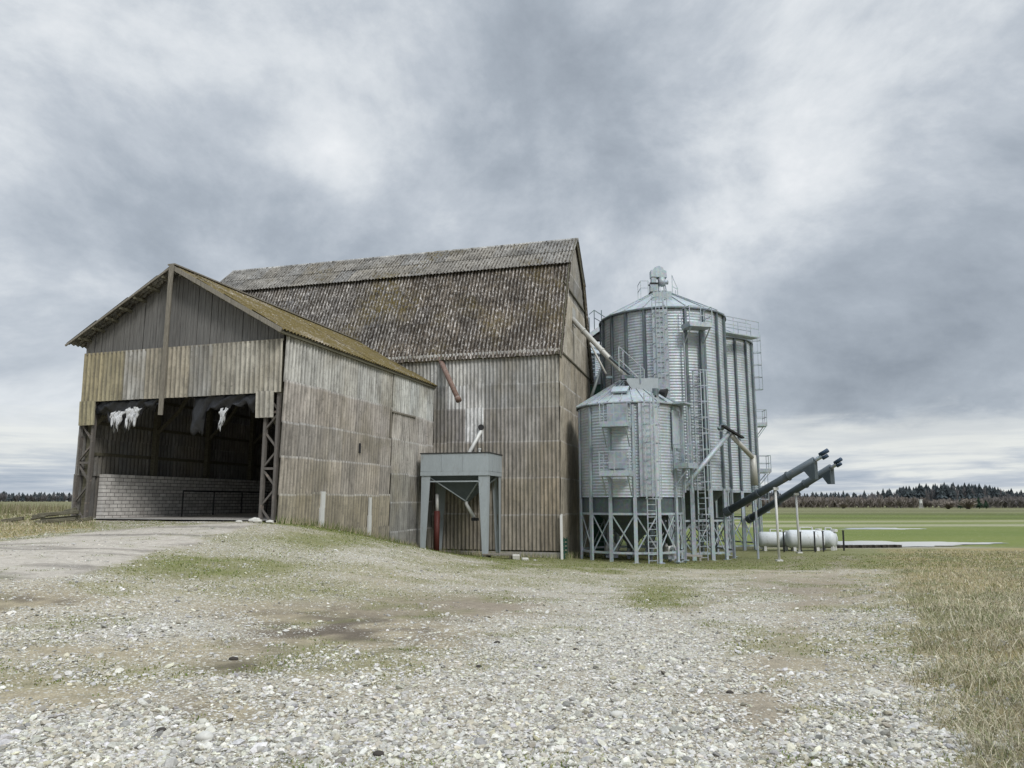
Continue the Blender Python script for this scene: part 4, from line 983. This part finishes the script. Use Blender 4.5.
# tube from the barn gable to the small silo top
A = Vector((3.36+.15, 39.46, 11.6)); A0 = bn(-.3, 4.05, 11.9); B = Vector((C2[0]-.15, C2[1]-.2, C2[2]+SA+.25))
r_, c_ = pipe('transfer_pipe', 'beige tube running from the barn gable down to the top of the small silo', [A0, B], .14, 'duct')
mb = MB(); d_ = (B-A0).normalized()
for f_ in (.3, .62): q = A0.lerp(B, f_)-c_; mb.tube([q-d_*.05, q+d_*.05], .17, 12)
mb.build('flange', M['duct'], r_)
mb = MB(); q = Vector(bn(.03, 4.2, 11.7))-c_; mb.box(q, (.06, .9, 1.0), rz(-TB)); mb.build('wall_frame', M['duct'], r_)
pipe('cross_pipe', 'thin grey pipe crossing behind the beige tube above the small silo', [P(590, 343, 40.5), P(606, 374, 39.6)], .06, 'duct')
pipe('slanted_pipe', 'pale slanted pipe in front of the dark green dryer casing', [P(602, 366, 42.8), P(591, 398, 42.6)], .09, 'rope')
# green casing behind the barn
dg = thing('dryer_casing', 'dark green casing with grey cap between the barn gable and the far silo', 'grain dryer', (5.55, 46.6, -1.5), -TB)
mb = MB(); mb.box2((-.75,-.8,0), (.5,.8,10.4)); mb.build('casing', M['green_paint'], dg)
mb = MB(); mb.box2((-.8,-.85,10.405), (.55,.85,10.75)); mb.box2((-.6,-.6,10.755), (.3,.6,10.95)); mb.build('cap', M['galv_leg'], dg)
mb = MB()
for k in range(9): mb.box2((-.78,-.83,.6+k*1.1), (.53,-.803,.66+k*1.1))
mb.build('seam_strip', M['galv_dark'], dg)
# ================================================================== conveyors
def auger(name, label, A, B, r, hood=True):
    A = Vector(A); B = Vector(B); d = (B-A).normalized(); root = thing(name, label, 'auger', A, 0, 'big blue grey unloading augers')
    mb = MB(); mb.tube([Vector((0,0,0)), B-A], r, 14); tb = mb.build('auger_tube', M['auger'], root, True)
    for f_ in (.35, .7):
        mb = MB(); q = (B-A)*f_; mb.tube([q-d*.04, q+d*.04], r+.05, 14); mb.build('flange', M['auger'], tb)
    hd = Vector((d.x, d.y, 0)).normalized(); q = B-A; sdv = Vector((-hd.y, hd.x, 0))
    mb = MB(); w = .17
    top = q-d*.9-sdv*w; t2 = q+d*.05-sdv*w
    mb.prism([top+Vector((0,0,-.1)), t2+Vector((0,0,.05)), t2+Vector((0,0,-.95)), t2+Vector((0,0,-.95))-hd*.22, q-d*.55-sdv*w+Vector((0,0,-.3))], sdv*2*w); mb.build('outlet_hood', M['auger'], root)
    mb = MB(); mb.tube([q+d*.05, q+d*.42], .1, 10); mb.build('drive_shaft', M['galv_leg'], root)
    mb = MB(); mb.tube([q+d*.3+Vector((0,0,.12)), q+d*.78+Vector((0,0,.12))], .11, 12); mb.tube([q+d*.45+Vector((0,0,-.12)), q+d*.75+Vector((0,0,-.12))], .09, 10); mb.build('drive_motor', M['motor'], root, True)
    mb = MB(); mb.tube([-d*.35, Vector((0,0,0))], r*1.25, 12); mb.build('inlet_box', M['auger'], root)
    return root
def line(cx, cy, dx, dy, t, z0, k): return Vector((cx+dx*t, cy+dy*t, z0+k*t))
a1 = lambda t: line(9.12, 43, 4.5, -4.8, t, -.9, 3.38); a2 = lambda t: line(13.6, 50.5, 3.3, -6.5, t, -1.13, 3.38)
auger('unloading_auger', 'nearer and higher of the two big blue grey augers rising right beside the silos', a1(.6), a1(1.33), .2)
auger('unloading_auger', 'farther and lower of the two big blue grey augers, behind the first one', a2(.5), a2(1.36), .21)
for (q, lb) in ((a1(1.0), 'pale thin prop holding up the nearer blue grey auger'), (a2(1.0), 'pale thin prop holding up the farther auger above the white tanks')):
    gz = hz(q.x, q.y); ht = q.z-.2-gz; pr = thing('auger_prop', lb, 'prop', (q.x, q.y, gz), 0, 'props under the augers')
    mb = MB(); mb.tube([(0,0,-.1),(0,0,ht)], .065, 8); mb.build('post', M['white_tube'], pr, True)
    mb = MB(); mb.box((0,0,ht-.05), (.26,.26,.14)); mb.build('saddle', M['white_tube'], pr); mb = MB(); mb.box((0,0,.03), (.3,.3,.08)); mb.build('foot_plate', M['white_tube'], pr)
# thin slanting conveyor and its beige down spout
TA, TBp = P(672, 503, 38.3), P(729, 433, 38.8)
ic = thing('lifting_conveyor', 'thin grey conveyor tube slanting up across the front silo to a small dark head', 'conveyor', TA)
mb = MB(); mb.tube([Vector((0,0,0)), TBp-TA], .125, 10); mb.build('conveyor_tube', M['galv_leg'], ic, True)
mb = MB(); d_ = (TBp-TA).normalized(); q = TBp-TA; mb.tube([q-d_*.1-Vector((.45,0,-.25)), q+d_*.25-Vector((.35,0,-.25))], .15, 10); mb.build('drive_motor', M['galv_dark'], ic)
mb = MB(); q1 = P(722, 425.5, 38.6)-TA; q2 = P(743, 438, 38.8)-TA; mb.bar(q1, q2, .3, .08); mb.build('head_cover', M['dark_roof'], ic)
mb = MB(); mb.tube([-d_*.6, Vector((0,0,0))], .2, 10); mb.build('inlet_hopper', M['galv_dark'], ic)
S1, S2, S3 = P(731, 435, 38.8), P(753, 458, 40.0), P(754.5, 485, 40.2)
r_, c_ = pipe('down_spout', 'beige spout from the slanting conveyor head down past the edge of the front silo', [S1, S2], .13, 'duct')
mb = MB(); mb.tube([S2-c_+Vector((0,0,.15)), S3-c_], [.17, .2], 12); mb.build('wide_spout', M['duct'], r_, True)
mb = MB()
for k in range(4): q = S3-c_+Vector((0,0,-.05-.12*k)); mb.tube([q, q+Vector((0,0,-.09))], .19, 12)
mb.tube([S3-c_, Vector((S3.x-c_.x, S3.y-c_.y, -1.5-c_.z))], .06, 6); mb.build('support_pole', M['galv_leg'], r_)
# cable between small silo and conveyor head
r_, c_ = pipe('hanging_cable', 'thin pale cable sagging from the small silo to the slanting conveyor head', [P(672, 415, 36), P(692, 424, 37.5), P(712, 431, 38), P(727, 431, 38.5)], .02, 'rope', 'cable', 5)
# diagonal tubes under the silos
pipe('ground_chute', 'dark grey chute with a shiny edge slanting down under the small silo', [P(660, 512, 37), P(670, 545, 37.5)], .12, 'galv_dark')
mb = MB(); A_, B_ = P(664, 554, 38), P(702, 556, 38.3); mb.bar(A_-A_, B_-A_, .12, .1); mb.bar((.1,0,-.25), (.1,0,0), .1,.1); mb.bar((B_-A_)+Vector((-.1,0,-.25)), (B_-A_)+Vector((-.1,0,0)), .1,.1)
o = mb.build('low_beam', M['conc'], None, loc=A_); tag(o, 'low pale beam lying between the silo legs', 'beam')
fan = thing('aeration_fan', 'pale fan unit standing on the ground under the small silo', 'fan', (5.0, 37.6, -1.2))
mb = MB(); mb.tube([(0,-.15,.45),(0,.15,.45)], .33, 16); mb.build('fan_casing', M['white_tube'], fan, True); mb = MB(); mb.box2((-.3,-.2,0),(.3,.2,.14)); mb.build('base', M['galv_leg'], fan); mb = MB(); mb.tube([(0,-.35,.45),(0,-.15,.45)], .16, 10); mb.build('motor', M['galv_leg'], fan)
fan2 = copy_tree(fan); fan2.location = (8.0, 38.0, -1.3); fan2.rotation_euler = (0,0,.6); fan2['label'] = 'pale fan unit between the small silo and the front large silo'
for f_ in (fan, fan2): f_['group'] = 'fan units under the silos'
# ================================================================== white tanks and small fence behind
def tank(loc, L, r, rzv, label):
    root = thing('white_tank', label, 'tank', loc, rzv, 'white tanks right of the silos')
    prof = [(.02, -L/2)]+[(r*math.sin(a), -L/2+r*.55*(1-math.cos(a))) for a in (.4,.8,1.2,PI/2)]+[(r*math.sin(a), L/2-r*.55*(1-math.cos(a))) for a in (PI/2,1.2,.8,.4)]+[(.02, L/2)]
    mb = MB(); mb.lathe(prof, 28, (0,0,r+.28), 'x'); mb.build('shell', M['tank'], root, True)
    for x in (-L*.3, L*.28):
        mb = MB(); mb.prism([(x-.08,-r*.7,0),(x-.08,r*.7,0),(x-.08,r*.55,.45),(x-.08,-r*.55,.45)], (.16,0,0)); mb.build('saddle', M['white_tube'], root)
    mb = MB(); z = 2*r+.28
    for x in (-L*.12, L*.2): mb.tube([(x,0,z-.05),(x,0,z+.15)], .05, 6)
    mb.tube([(-L*.12,0,z+.15),(L*.2,0,z+.15)], .03, 6); mb.tube([(L*.36,0,z-.08),(L*.36,0,z+.08)], .2, 10); mb.build('top_fittings', M['white_tube'], root)
    return root
g = hz(17.5, 46.5)
tank((16.55, 47.0, g-.12), 2.2, .48, R(-6), 'left white tank, partly behind the silo legs and the nearer auger prop')
tank((18.05, 46.0, g-.12), 2.35, .56, R(-6), 'middle and largest white tank, under the farther auger prop')
tank((19.65, 46.4, g-.12), 1.1, .54, R(-40), 'short white tank at the right end of the row of tanks')
pp = [(784,46.0-.9),(801,44.6),(815,44.4),(823.5,44.9),(844,45.6)]
for i, (px, Yp) in enumerate(pp):
    q = P(px, 550, Yp); gz = hz(q.x, Yp); mb = MB(); mb.bar((0,0,-.1), (.02,0,1.2), .1 if i == 4 else .06, .07); mb.box((.02,0,1.2), (.12,.1,.03))
    o = mb.build('fence_post', M['black_steel'], None, loc=(q.x, Yp, gz)); tag(o, ['leftmost thin dark post in front of the left white tank','thin dark post left of the middle of the largest white tank','thin dark post near the right end of the largest white tank','dark post at the gap before the short white tank','stout black post standing alone right of the white tanks'][i], 'post', 'dark posts by the tanks')
# ground point seen at a photo position
def GP(px, py, a=3.0, b=34.0):
    for _ in range(40):
        m_ = (a+b)/2; q = P(px, py, m_)
        if q.z > hz(q.x, m_): a = m_
        else: b = m_
    return Vector((q.x, m_, hz(q.x, m_)))
# ================================================================== timber heap at the left
hb0 = GP(50, 523); hb0.y = max(hb0.y, 22)
for i, (dx, dy, dz, L_, rz_, w, lb) in enumerate((
    (-1.0, .9, .30, 1.3, .1, .2, 'dark short timber at the far left of the timber heap'), (.1, .35, .42, 2.0, .22, .2, 'longest mossy beam lying across the front of the timber heap'),
    (.3, -.1, .12, 1.9, .25, .2, 'lowest dark beam at the front foot of the timber heap'), (.1, 1.3, .5, .6, .15, .24, 'short block end sticking up at the back of the timber heap'),
    (.0, .7, .18, 2.0, .12, .2, 'grey beam second from the front of the timber heap'), (-.9, .2, .22, 1.2, -.5, .12, 'thin plank lying crosswise under the beams of the heap'),
    (1.25, .8, .12, .8, .05, .2, 'short timber beside the left corner of the shed'), (-2.3, .2, .1, 1.1, .1, .2, 'low dark log in the weeds left of the timber heap'))):
    c_ = hb0+Vector((dx*.62+.05, dy*.7, 0)); c_.z = hz(c_.x, c_.y)+dz*.75; L_ *= .62; w *= .75; mb = MB(); hv = Vector((math.cos(rz_)*L_/2, math.sin(rz_)*L_/2, .05)); mb.bar(-hv, hv, w, w*.8)
    o = mb.build('timber_beam', M['oldwood'], None, loc=c_)
    tag(o, lb, 'beam', 'old beams heaped left of the shed'); bv = o.modifiers.new('b', 'BEVEL'); bv.width = .015
# dark clods and odd stones in the yard
for i, (px, py, s, mat, lb) in enumerate(((233,660,.075,'clod','black clod on the gravel, biggest of the dark lumps in the left foreground'), (162,731,.05,'clod','small dark clod at the lower left of the yard'), (378,755,.055,'clod','dark clod near the bottom edge of the gravel'),
    (497,643,.06,'clod','small dark stone near the middle of the yard'), (576,650,.05,'clod','tiny dark stone on the pale gravel right of the middle of the yard'), (617,716,.08,'chalk','large pale stone in the lower middle of the yard'),
    (479,667,.05,'clod','tiny dark stone on the edge of the bare tan earth'), (730,693,.05,'clod','dark bark scrap lying on the gravel in the right foreground'), (205,739,.1,'chalk','largest white stone in the lower left foreground'))):
    lo, hi = 3.0, 32.0
    for _ in range(40):
        mid_ = (lo+hi)/2; q = P(px, py, mid_)
        if q.z > hz(q.x, mid_): lo = mid_
        else: hi = mid_
    q = P(px, py, lo); rr = np.random.default_rng(50+i); vs = ico*np.array([s*.95, s*.75, s*.5])*(1+rr.uniform(-.25,.25,(12,1)))
    mb = MB(); mb.add([tuple(v_) for v_ in vs], [tuple(f_) for f_ in fc]); o = mb.build('loose_stone' if mat == 'chalk' else 'dark_clod', M[mat], None, True, loc=(q.x, lo, hz(q.x, lo)+s*.12)); sd_ = o.modifiers.new('round', 'SUBSURF'); sd_.levels = sd_.render_levels = 2
    tag(o, lb, 'stone' if mat == 'chalk' else 'clod')
# ================================================================== puddles, forest, bushes
t = NT('puddle_water'); t.bump(t.noise(t.obj(), 2.5, 4, .6), .02, .01); M['water'] = t.out((.16,.165,.16), .05, 0, 1.0)
def puddle(name, cx, cy, rx, ry, rot, seed, kind_z=.03):
    n = 90; rr = random.Random(seed); vs = []; ph_ = [rr.random()*7 for _ in range(5)]
    for k in range(n):
        a = 2*PI*k/n; f_ = 1+.16*math.sin(3*a+ph_[0])+.12*math.sin(5*a+ph_[1])+.08*math.sin(9*a+ph_[2])+.05*math.sin(17*a+ph_[3])
        x, y = rx*math.cos(a)*f_, ry*math.sin(a)*f_; vs.append((cx+x*math.cos(rot)-y*math.sin(rot), cy+x*math.sin(rot)+y*math.cos(rot)))
    z = max(hz(x, y) for x, y in vs)+.012
    mb = MB(); mb.add([(x, y, z) for x, y in vs], [tuple(range(n))]); o = mb.build(name, M['water']); tag(o, kind='structure'); return o
puddle('puddle', 27.6, 54.8, 5.6, 3.6, .2, 4); puddle('puddle', 33.2, 56.6, 4.0, 1.6, .2, 7); puddle('puddle', 43, 87, 4.6, 2.6, .1, 9)
mb = MB(); vs = []
for k in range(24):
    f_ = k/23; x = 20.8+f_*5.4; y = 49.6+f_*1.0+.12*math.sin(k*1.7); vs.append((x, y))
for (x, y), (x2, y2) in zip(vs, vs[1:]): mb.bar((x, y, hz(x, y)+.08), (x2, y2, hz(x2, y2)+.08), .5, .22)
o = mb.build('earth_kerb', m_simple('dark_wet_earth', (.05,.045,.035), .3, .9, 0, 8)); tag(o, kind='structure')
# far woods
def conifer(V, F, Cc, x, y, z, h, rr, col):
    tiers = 7; base = len(V); 
    V += [(x-.15,y,z),(x+.15,y,z),(x,y+.2,z),(x,y,z+h*.5)]; F += [(base,base+1,base+3),(base+1,base+2,base+3),(base+2,base,base+3)]; Cc += [(.05,.04,.035)]*4
    for k in range(tiers):
        f0 = .12+.8*k/tiers; zc = z+h*f0; r0 = h*.26*(1-f0)**.8*rr.uniform(.75,1.25)+.15; b = len(V); m_ = 9; tn_ = rr.uniform(.6,1.4); c = tuple(a*tn_ for a in col)
        V.append((x+rr.uniform(-.1,.1), y, min(z+h, zc+h*.24))); Cc.append(c)
        for i in range(m_):
            a = 2*PI*i/m_+k; q = r0*(1.25 if i % 2 else .55)*rr.uniform(.75,1.25); V.append((x+q*math.cos(a), y+q*math.sin(a), zc-h*.035*(1 if i % 2 else -1)*rr.uniform(.5,1.5))); Cc.append(c)
        for i in range(m_): F.append((b, b+1+i, b+1+(i+1) % m_))
def bare(V, F, Cc, x, y, z, h, w, rr, col, nt=34):
    for k in range(nt):
        a = rr.random()*2*PI; sp = rr.random()**.6; x0 = x+rr.uniform(-.12,.12)*w; z0 = z+h*rr.uniform(.0,.45); x1 = x+sp*w*math.cos(a)*.6; y1 = y+sp*w*math.sin(a)*.6; z1 = z+h*(rr.uniform(.45,1)*(1-.35*sp)); t_ = .05+.035*w*rr.random(); tn_ = rr.uniform(.6,1.45); c = tuple(q*tn_ for q in col)
        b = len(V); V += [(x0-t_,y,z0),(x0+t_,y,z0),(x1+t_*1.2,y1,z1),(x1-t_*1.2,y1+t_,z1),(x0,y+t_,z0)]; Cc += [c]*5; F += [(b,b+1,b+2),(b,b+2,b+3),(b+4,b,b+3)]
def to_obj(name, V, F, Cc, label, cat, kind=None, group=None):
    o = npmesh(name, np.array(V), np.array(F), M['leaf'], {'tone': np.array(Cc)}); tag(o, label, cat, group, kind); return o
t = NT('far_foliage'); M['leaf'] = t.out(t.attr('tone'), .95, 0, .05)
rr = random.Random(3); V, F, Cc = [], [], []
def topf(x):  # crown height across the right horizon, lower to the left and right ends
    return 1
x = -430
while x < 520:
    for row in range(4):
        yy = 505+row*14+rr.uniform(-5,5); xx = x+rr.uniform(-2,2); u = 512+FPX*xx/(yy*.987)
        h = 10.9+1.3*math.sin(u*.021)+rr.uniform(-1.8,1.8)
        if u > 900: h += 3.0*math.exp(-((u-950)/55)**2)
        if u > 990: h -= 2.2*min(1, (u-990)/25)
        if 800 < u < 880: h -= .8
        zb = -1.6 if u > 400 else 1.0
        if u < 250: h = 6.0+rr.uniform(-1.0,1.4)+(1.2 if u < 5 else 0)
        if rr.random() < (.5 if u > 890 else .7): bare(V, F, Cc, xx, yy, zb, h*.92, 4, rr, (.12,.115,.118), 40)
        else: conifer(V, F, Cc, xx, yy, zb, h, rr, (.05,.06,.065) if u > 300 else (.05,.06,.065))  # tree colours lightened towards grey-blue, haze put into the colour
    x += 1.7
to_obj('far_forest', V, F, Cc, 'dark distant forest along the horizon', 'forest', 'stuff')
V, F, Cc = [], [], []
x = 120
while x < 330:
    for row in range(4):
        yy = 352+row*9+rr.uniform(-3,3)+(0 if x < 175 else -10); xx = x+rr.uniform(-1.5,1.5); u = 512+FPX*xx/(yy*.987)
        if 915 < u < 962 and row < 2 and rr.random() < .6: continue
        h = (5.6 if u < 925 else 4.6)+rr.uniform(-.8,.8)+(1.2 if u > 985 else 0)
        bare(V, F, Cc, xx, yy, -1.65, h, 3.6, rr, (.17,.15,.135) if u < 985 else (.14,.13,.125), 40)
    x += 1.3
to_obj('bare_thicket', V, F, Cc, 'brown leafless thicket at the edge of the far forest', 'thicket', 'stuff')
for i, (px, Yt, h, w, kd, lb) in enumerate(((979, 300, 5.0, 3, 'c', 'dark green young spruce standing apart before the thicket at the right'), (986, 304, 4.0, 3, 'c', 'smaller spruce right of the dark green one'), (968, 290, 4.6, 6.5, 'b', 'round pale leafless bush just left of the lone spruces'),
    (948, 296, 3.2, 5, 'b', 'low bare bush in front of the dark forest, left of the round pale one'), (960, 306, 3.8, 3.2, 'c', 'small spruce between the low bare bush and the round pale bush'), (843, 320, 3.2, 4, 'b', 'low bare bush at the field edge above the auger ends'))):
    q = P(px, 505, Yt); V, F, Cc = [], [], []
    if kd == 'c': [conifer(V, F, Cc, dx, dy, 0, h*s_, rr, (.02,.035,.022)) for dx, dy, s_ in ((0,0,1),)]
    else: bare(V, F, Cc, 0, 0, 0, h, w, rr, (.2,.175,.15), 170)
    o = to_obj('spruce_tree' if kd == 'c' else 'bare_bush', V, F, Cc, lb, 'tree' if kd == 'c' else 'bush'); o.location = (q.x, Yt, -1.65)
q = P(921, 505, 318); mb = MB(); mb.box2((-.45,-.45,2.3),(.45,.45,3.7)); mb.prism([(-.6,-.6,3.705),(.6,-.6,3.705),(.6,.6,3.705),(-.6,.6,3.705)], (0,0,.2))
for a in (-.4,.4):
    for b in (-.4,.4): mb.bar((a*1.3,b*1.3,0),(a,b,2.3),.12,.12)
o = mb.build('hunting_hide', M['white_tube'], None, loc=(q.x, 318, -1.65)); tag(o, 'tiny pale raised hide at the edge of the far forest', 'hide')
# dry stalks at the left, before the far field
V, F, Cc = [], [], []
for k in range(5200):
    y = rr.uniform(31, 58); x = rr.uniform(-.80, -.42)*y; z = hz(x, y) if k % 12 == 0 else z if k else 1.0
    if k % 12 == 0: cx_, cy_ = x, y
    x, y = cx_+rr.gauss(0,.5), cy_+rr.gauss(0,.5)
    q = bn(0,0); lx = (x-P1.x)*math.cos(TB)-(y-P1.y)*math.sin(TB)
    if lx > -23: continue
    h = rr.uniform(.2,.6); t_ = .012+rr.random()*.012; dx = rr.gauss(0,.12); tn_ = rr.uniform(.6,1.3); c = tuple(a*tn_ for a in rr.choice(((.27,.24,.16),(.2,.18,.12),(.14,.15,.07))))
    b = len(V); V += [(x-t_,y,z-.1),(x+t_,y,z-.1),(x+dx,y+rr.gauss(0,.1),z+h)]; Cc += [c]*3; F.append((b,b+1,b+2))
to_obj('weed_stalks', V, F, Cc, 'tall dry weed stalks left of the shed', 'weeds', 'stuff')
V, F, Cc = [], [], []
for k in range(2600):
    if k % 2: q = sh(.12+abs(rr.gauss(0,.16)), rr.uniform(-.2, LEN-.6))
    else:
        u_ = rr.uniform(-6.2, 0) if k % 4 else None
        q = bn(u_, -.12-abs(rr.gauss(0,.18))) if u_ is not None else bn(.12+abs(rr.gauss(0,.15)), rr.uniform(0, 5))
    if k % 6 < 2 or k < 6: z = hz(q.x, q.y)
    z = hz(q.x, q.y) if k % 3 == 0 else min(z, 5) if abs(q.x) < 0 else hz(q.x, q.y)
    h = rr.uniform(.08,.34)*(1.4 if rr.random() < .08 else 1); t_ = rr.uniform(.008,.016); tn_ = rr.uniform(.6,1.3); c = tuple(a*tn_ for a in rr.choice(((.40,.36,.25),(.33,.29,.19),(.13,.16,.06),(.11,.15,.045))))
    x, y = q.x, q.y; b = len(V); V += [(x-t_,y,z-.05),(x+t_,y,z-.05),(x+rr.gauss(0,.09),y+rr.gauss(0,.07),z+h)]; Cc += [c]*3; F.append((b,b+1,b+2))
to_obj('weeds_by_wall', V, F, Cc, 'dry weeds and grass tufts along the foot of the walls', 'weeds', 'stuff')
# ================================================================== sky and light
w = bpy.data.worlds.new('World'); sc.world = w; w.use_nodes = True; nt = w.node_tree; nd = nt.nodes; bg = nd['Background']
def wn(ty, **k):
    n = nd.new(ty)
    for a, b in k.items(): setattr(n, a, b)
    return n
def wl(a, b): nt.links.new(a, b)
def wm(op, a, b=0, c=0, clamp=False):
    n = wn('ShaderNodeMath', operation=op); n.use_clamp = clamp
    for i, v_ in enumerate((a, b, c)):
        if isinstance(v_, bpy.types.NodeSocket): wl(v_, n.inputs[i])
        else: n.inputs[i].default_value = v_
    return n.outputs[0]
def wramp(f, st):
    r_ = wn('ShaderNodeValToRGB'); e = r_.color_ramp.elements
    while len(e) < len(st): e.new(.5)
    for i, (p, c) in enumerate(st): e[i].position = p; c = c if isinstance(c, tuple) else (c,c,c); e[i].color = (*c, 1)
    wl(f, r_.inputs[0]); return r_.outputs[0]
def wmix(f, a, b, mode='MIX'):
    n = wn('ShaderNodeMix', data_type='RGBA', blend_type=mode)
    for s_, v_ in ((n.inputs[0], f), (n.inputs[6], a), (n.inputs[7], b)):
        if isinstance(v_, bpy.types.NodeSocket): wl(v_, s_)
        elif isinstance(v_, tuple): s_.default_value = (*v_, 1)
        else: s_.default_value = v_
    return n.outputs[2]
SUN_EL, SUN_AZ = R(42), R(150)     # azimuth clockwise from +Y: behind the camera to the right
sky = wn('ShaderNodeTexSky', sky_type='NISHITA'); sky.sun_disc = False; sky.sun_elevation = SUN_EL; sky.sun_rotation = SUN_AZ; sky.air_density = 1; sky.dust_density = 2
tc = wn('ShaderNodeTexCoord'); sx_ = wn('ShaderNodeSeparateXYZ'); wl(tc.outputs['Generated'], sx_.inputs[0])
zz = wm('MAXIMUM', sx_.outputs['Z'], 0.0); den_ = wm('ADD', zz, .30)
cb = wn('ShaderNodeCombineXYZ'); wl(wm('DIVIDE', sx_.outputs['X'], den_), cb.inputs[0]); wl(wm('DIVIDE', sx_.outputs['Y'], den_), cb.inputs[1]); cb.inputs[2].default_value = 1.7
def wnoise(vec, s, d, r_, dist=0, off=(0,0,0), scl=(1,1,1)):
    mp = wn('ShaderNodeMapping'); mp.inputs['Location'].default_value = off; mp.inputs['Scale'].default_value = scl; wl(vec, mp.inputs[0])
    n = wn('ShaderNodeTexNoise'); n.inputs['Scale'].default_value = s; n.inputs['Detail'].default_value = d; n.inputs['Roughness'].default_value = r_; n.inputs['Distortion'].default_value = dist; wl(mp.outputs[0], n.inputs['Vector']); return n.outputs['Fac']
n1 = wnoise(cb.outputs[0], 1.7, 10, .58, .3, (2.3,5.1,0)); n2 = wnoise(cb.outputs[0], 5.2, 9, .6, .4, (7,1,3)); n3 = wnoise(tc.outputs['Generated'], 1.7, 3, .5, 0, (1,4,2), (1,1,2.2))
n4 = wnoise(tc.outputs['Generated'], 3.1, 12, .62, .2, (3,8,1), (1,1,1.45))
f = wm('ADD', wm('MULTIPLY', n1, .22), wm('ADD', wm('MULTIPLY', n4, .70), wm('MULTIPLY', n3, .17)))
# single cloud masses (directions on the sky)
def lobe(px, py, sharp, amt):
    global f
    d = (P(px, py, 10)-Vector((0,0,EYE))).normalized(); dp = wn('ShaderNodeVectorMath', operation='DOT_PRODUCT'); wl(tc.outputs['Generated'], dp.inputs[0]); dp.inputs[1].default_value = d
    g_ = wm('POWER', wm('MAXIMUM', dp.outputs['Value'], 0.0), sharp); f = wm('ADD', f, wm('MULTIPLY', wm('MULTIPLY', g_, amt), wm('ADD', n2, .5)))
for a in ((560,60,120,-.05),(520,190,260,-.08),(900,370,90,-.07),(140,230,120,-.05),(330,150,500,.08),(760,90,260,.02),(70,110,120,.06),(960,210,150,-.03),(700,190,300,.0),(30,380,150,.03),(820,330,100,-.02),(300,30,200,.03)): lobe(*a)
cl = wramp(f, [(.33, (.21,.24,.28)), (.46, (.305,.342,.388)), (.54, (.40,.436,.48)), (.62, (.53,.56,.59)), (.74, (.68,.695,.71))])
# the clearer band low over the horizon
el = wm('ADD', sx_.outputs['Z'], wm('MULTIPLY', wm('SUBTRACT', n2, .5), .055))
band = wramp(el, [(.035, 0.0), (.06, 1.0), (.085, 1.0), (.11, 0.0)])
low = wramp(wnoise(tc.outputs['Generated'], 5, 7, .6, .3, (0,0,1), (1,1,11)), [(.38, (.28,.33,.40)), (.5, (.40,.44,.49)), (.62, (.60,.62,.61))])
wn_ = wramp(sx_.outputs['X'], [(.0, .7), (.45, .25), (1, .9)])
c1_ = wmix(wramp(el, [(.055, 1.0), (.115, 0.0)]), cl, low)
c2_ = wmix(wm('MULTIPLY', band, .55), c1_, (.60,.615,.60))
# unseen sky overhead, brighter as in overcast, raised to add light
up = wramp(sx_.outputs['Z'], [(.62, 1.0), (.85, 3.4)])
c3_ = wmix(1.0, c2_, up, 'MULTIPLY')
sc10 = wmix(1.0, c3_, (10.,10.,10.), 'MULTIPLY')
fin = wmix(.96, sky.outputs[0], sc10)
wl(fin, bg.inputs['Color']); bg.inputs['Strength'].default_value = .1
sl_ = bpy.data.lights.new('sun', 'SUN'); sl_.energy = 1.5; sl_.angle = R(14); sl_.color = (1, .97, .92); so_ = bpy.data.objects.new('sun', sl_); COL.objects.link(so_)
dirv = Vector((math.sin(SUN_AZ)*math.cos(SUN_EL), math.cos(SUN_AZ)*math.cos(SUN_EL), math.sin(SUN_EL)))
so_.rotation_euler = dirv.to_track_quat('Z', 'Y').to_euler(); so_.location = (0,0,40)
sc.view_settings.view_transform = 'Standard'; sc.view_settings.look = 'None'; sc.view_settings.gamma = 1; sc.view_settings.exposure = .42; sc.view_settings.use_curve_mapping = False
sc.render.engine = 'CYCLES'; sc.cycles.max_bounces = 6; sc.cycles.use_denoising = True
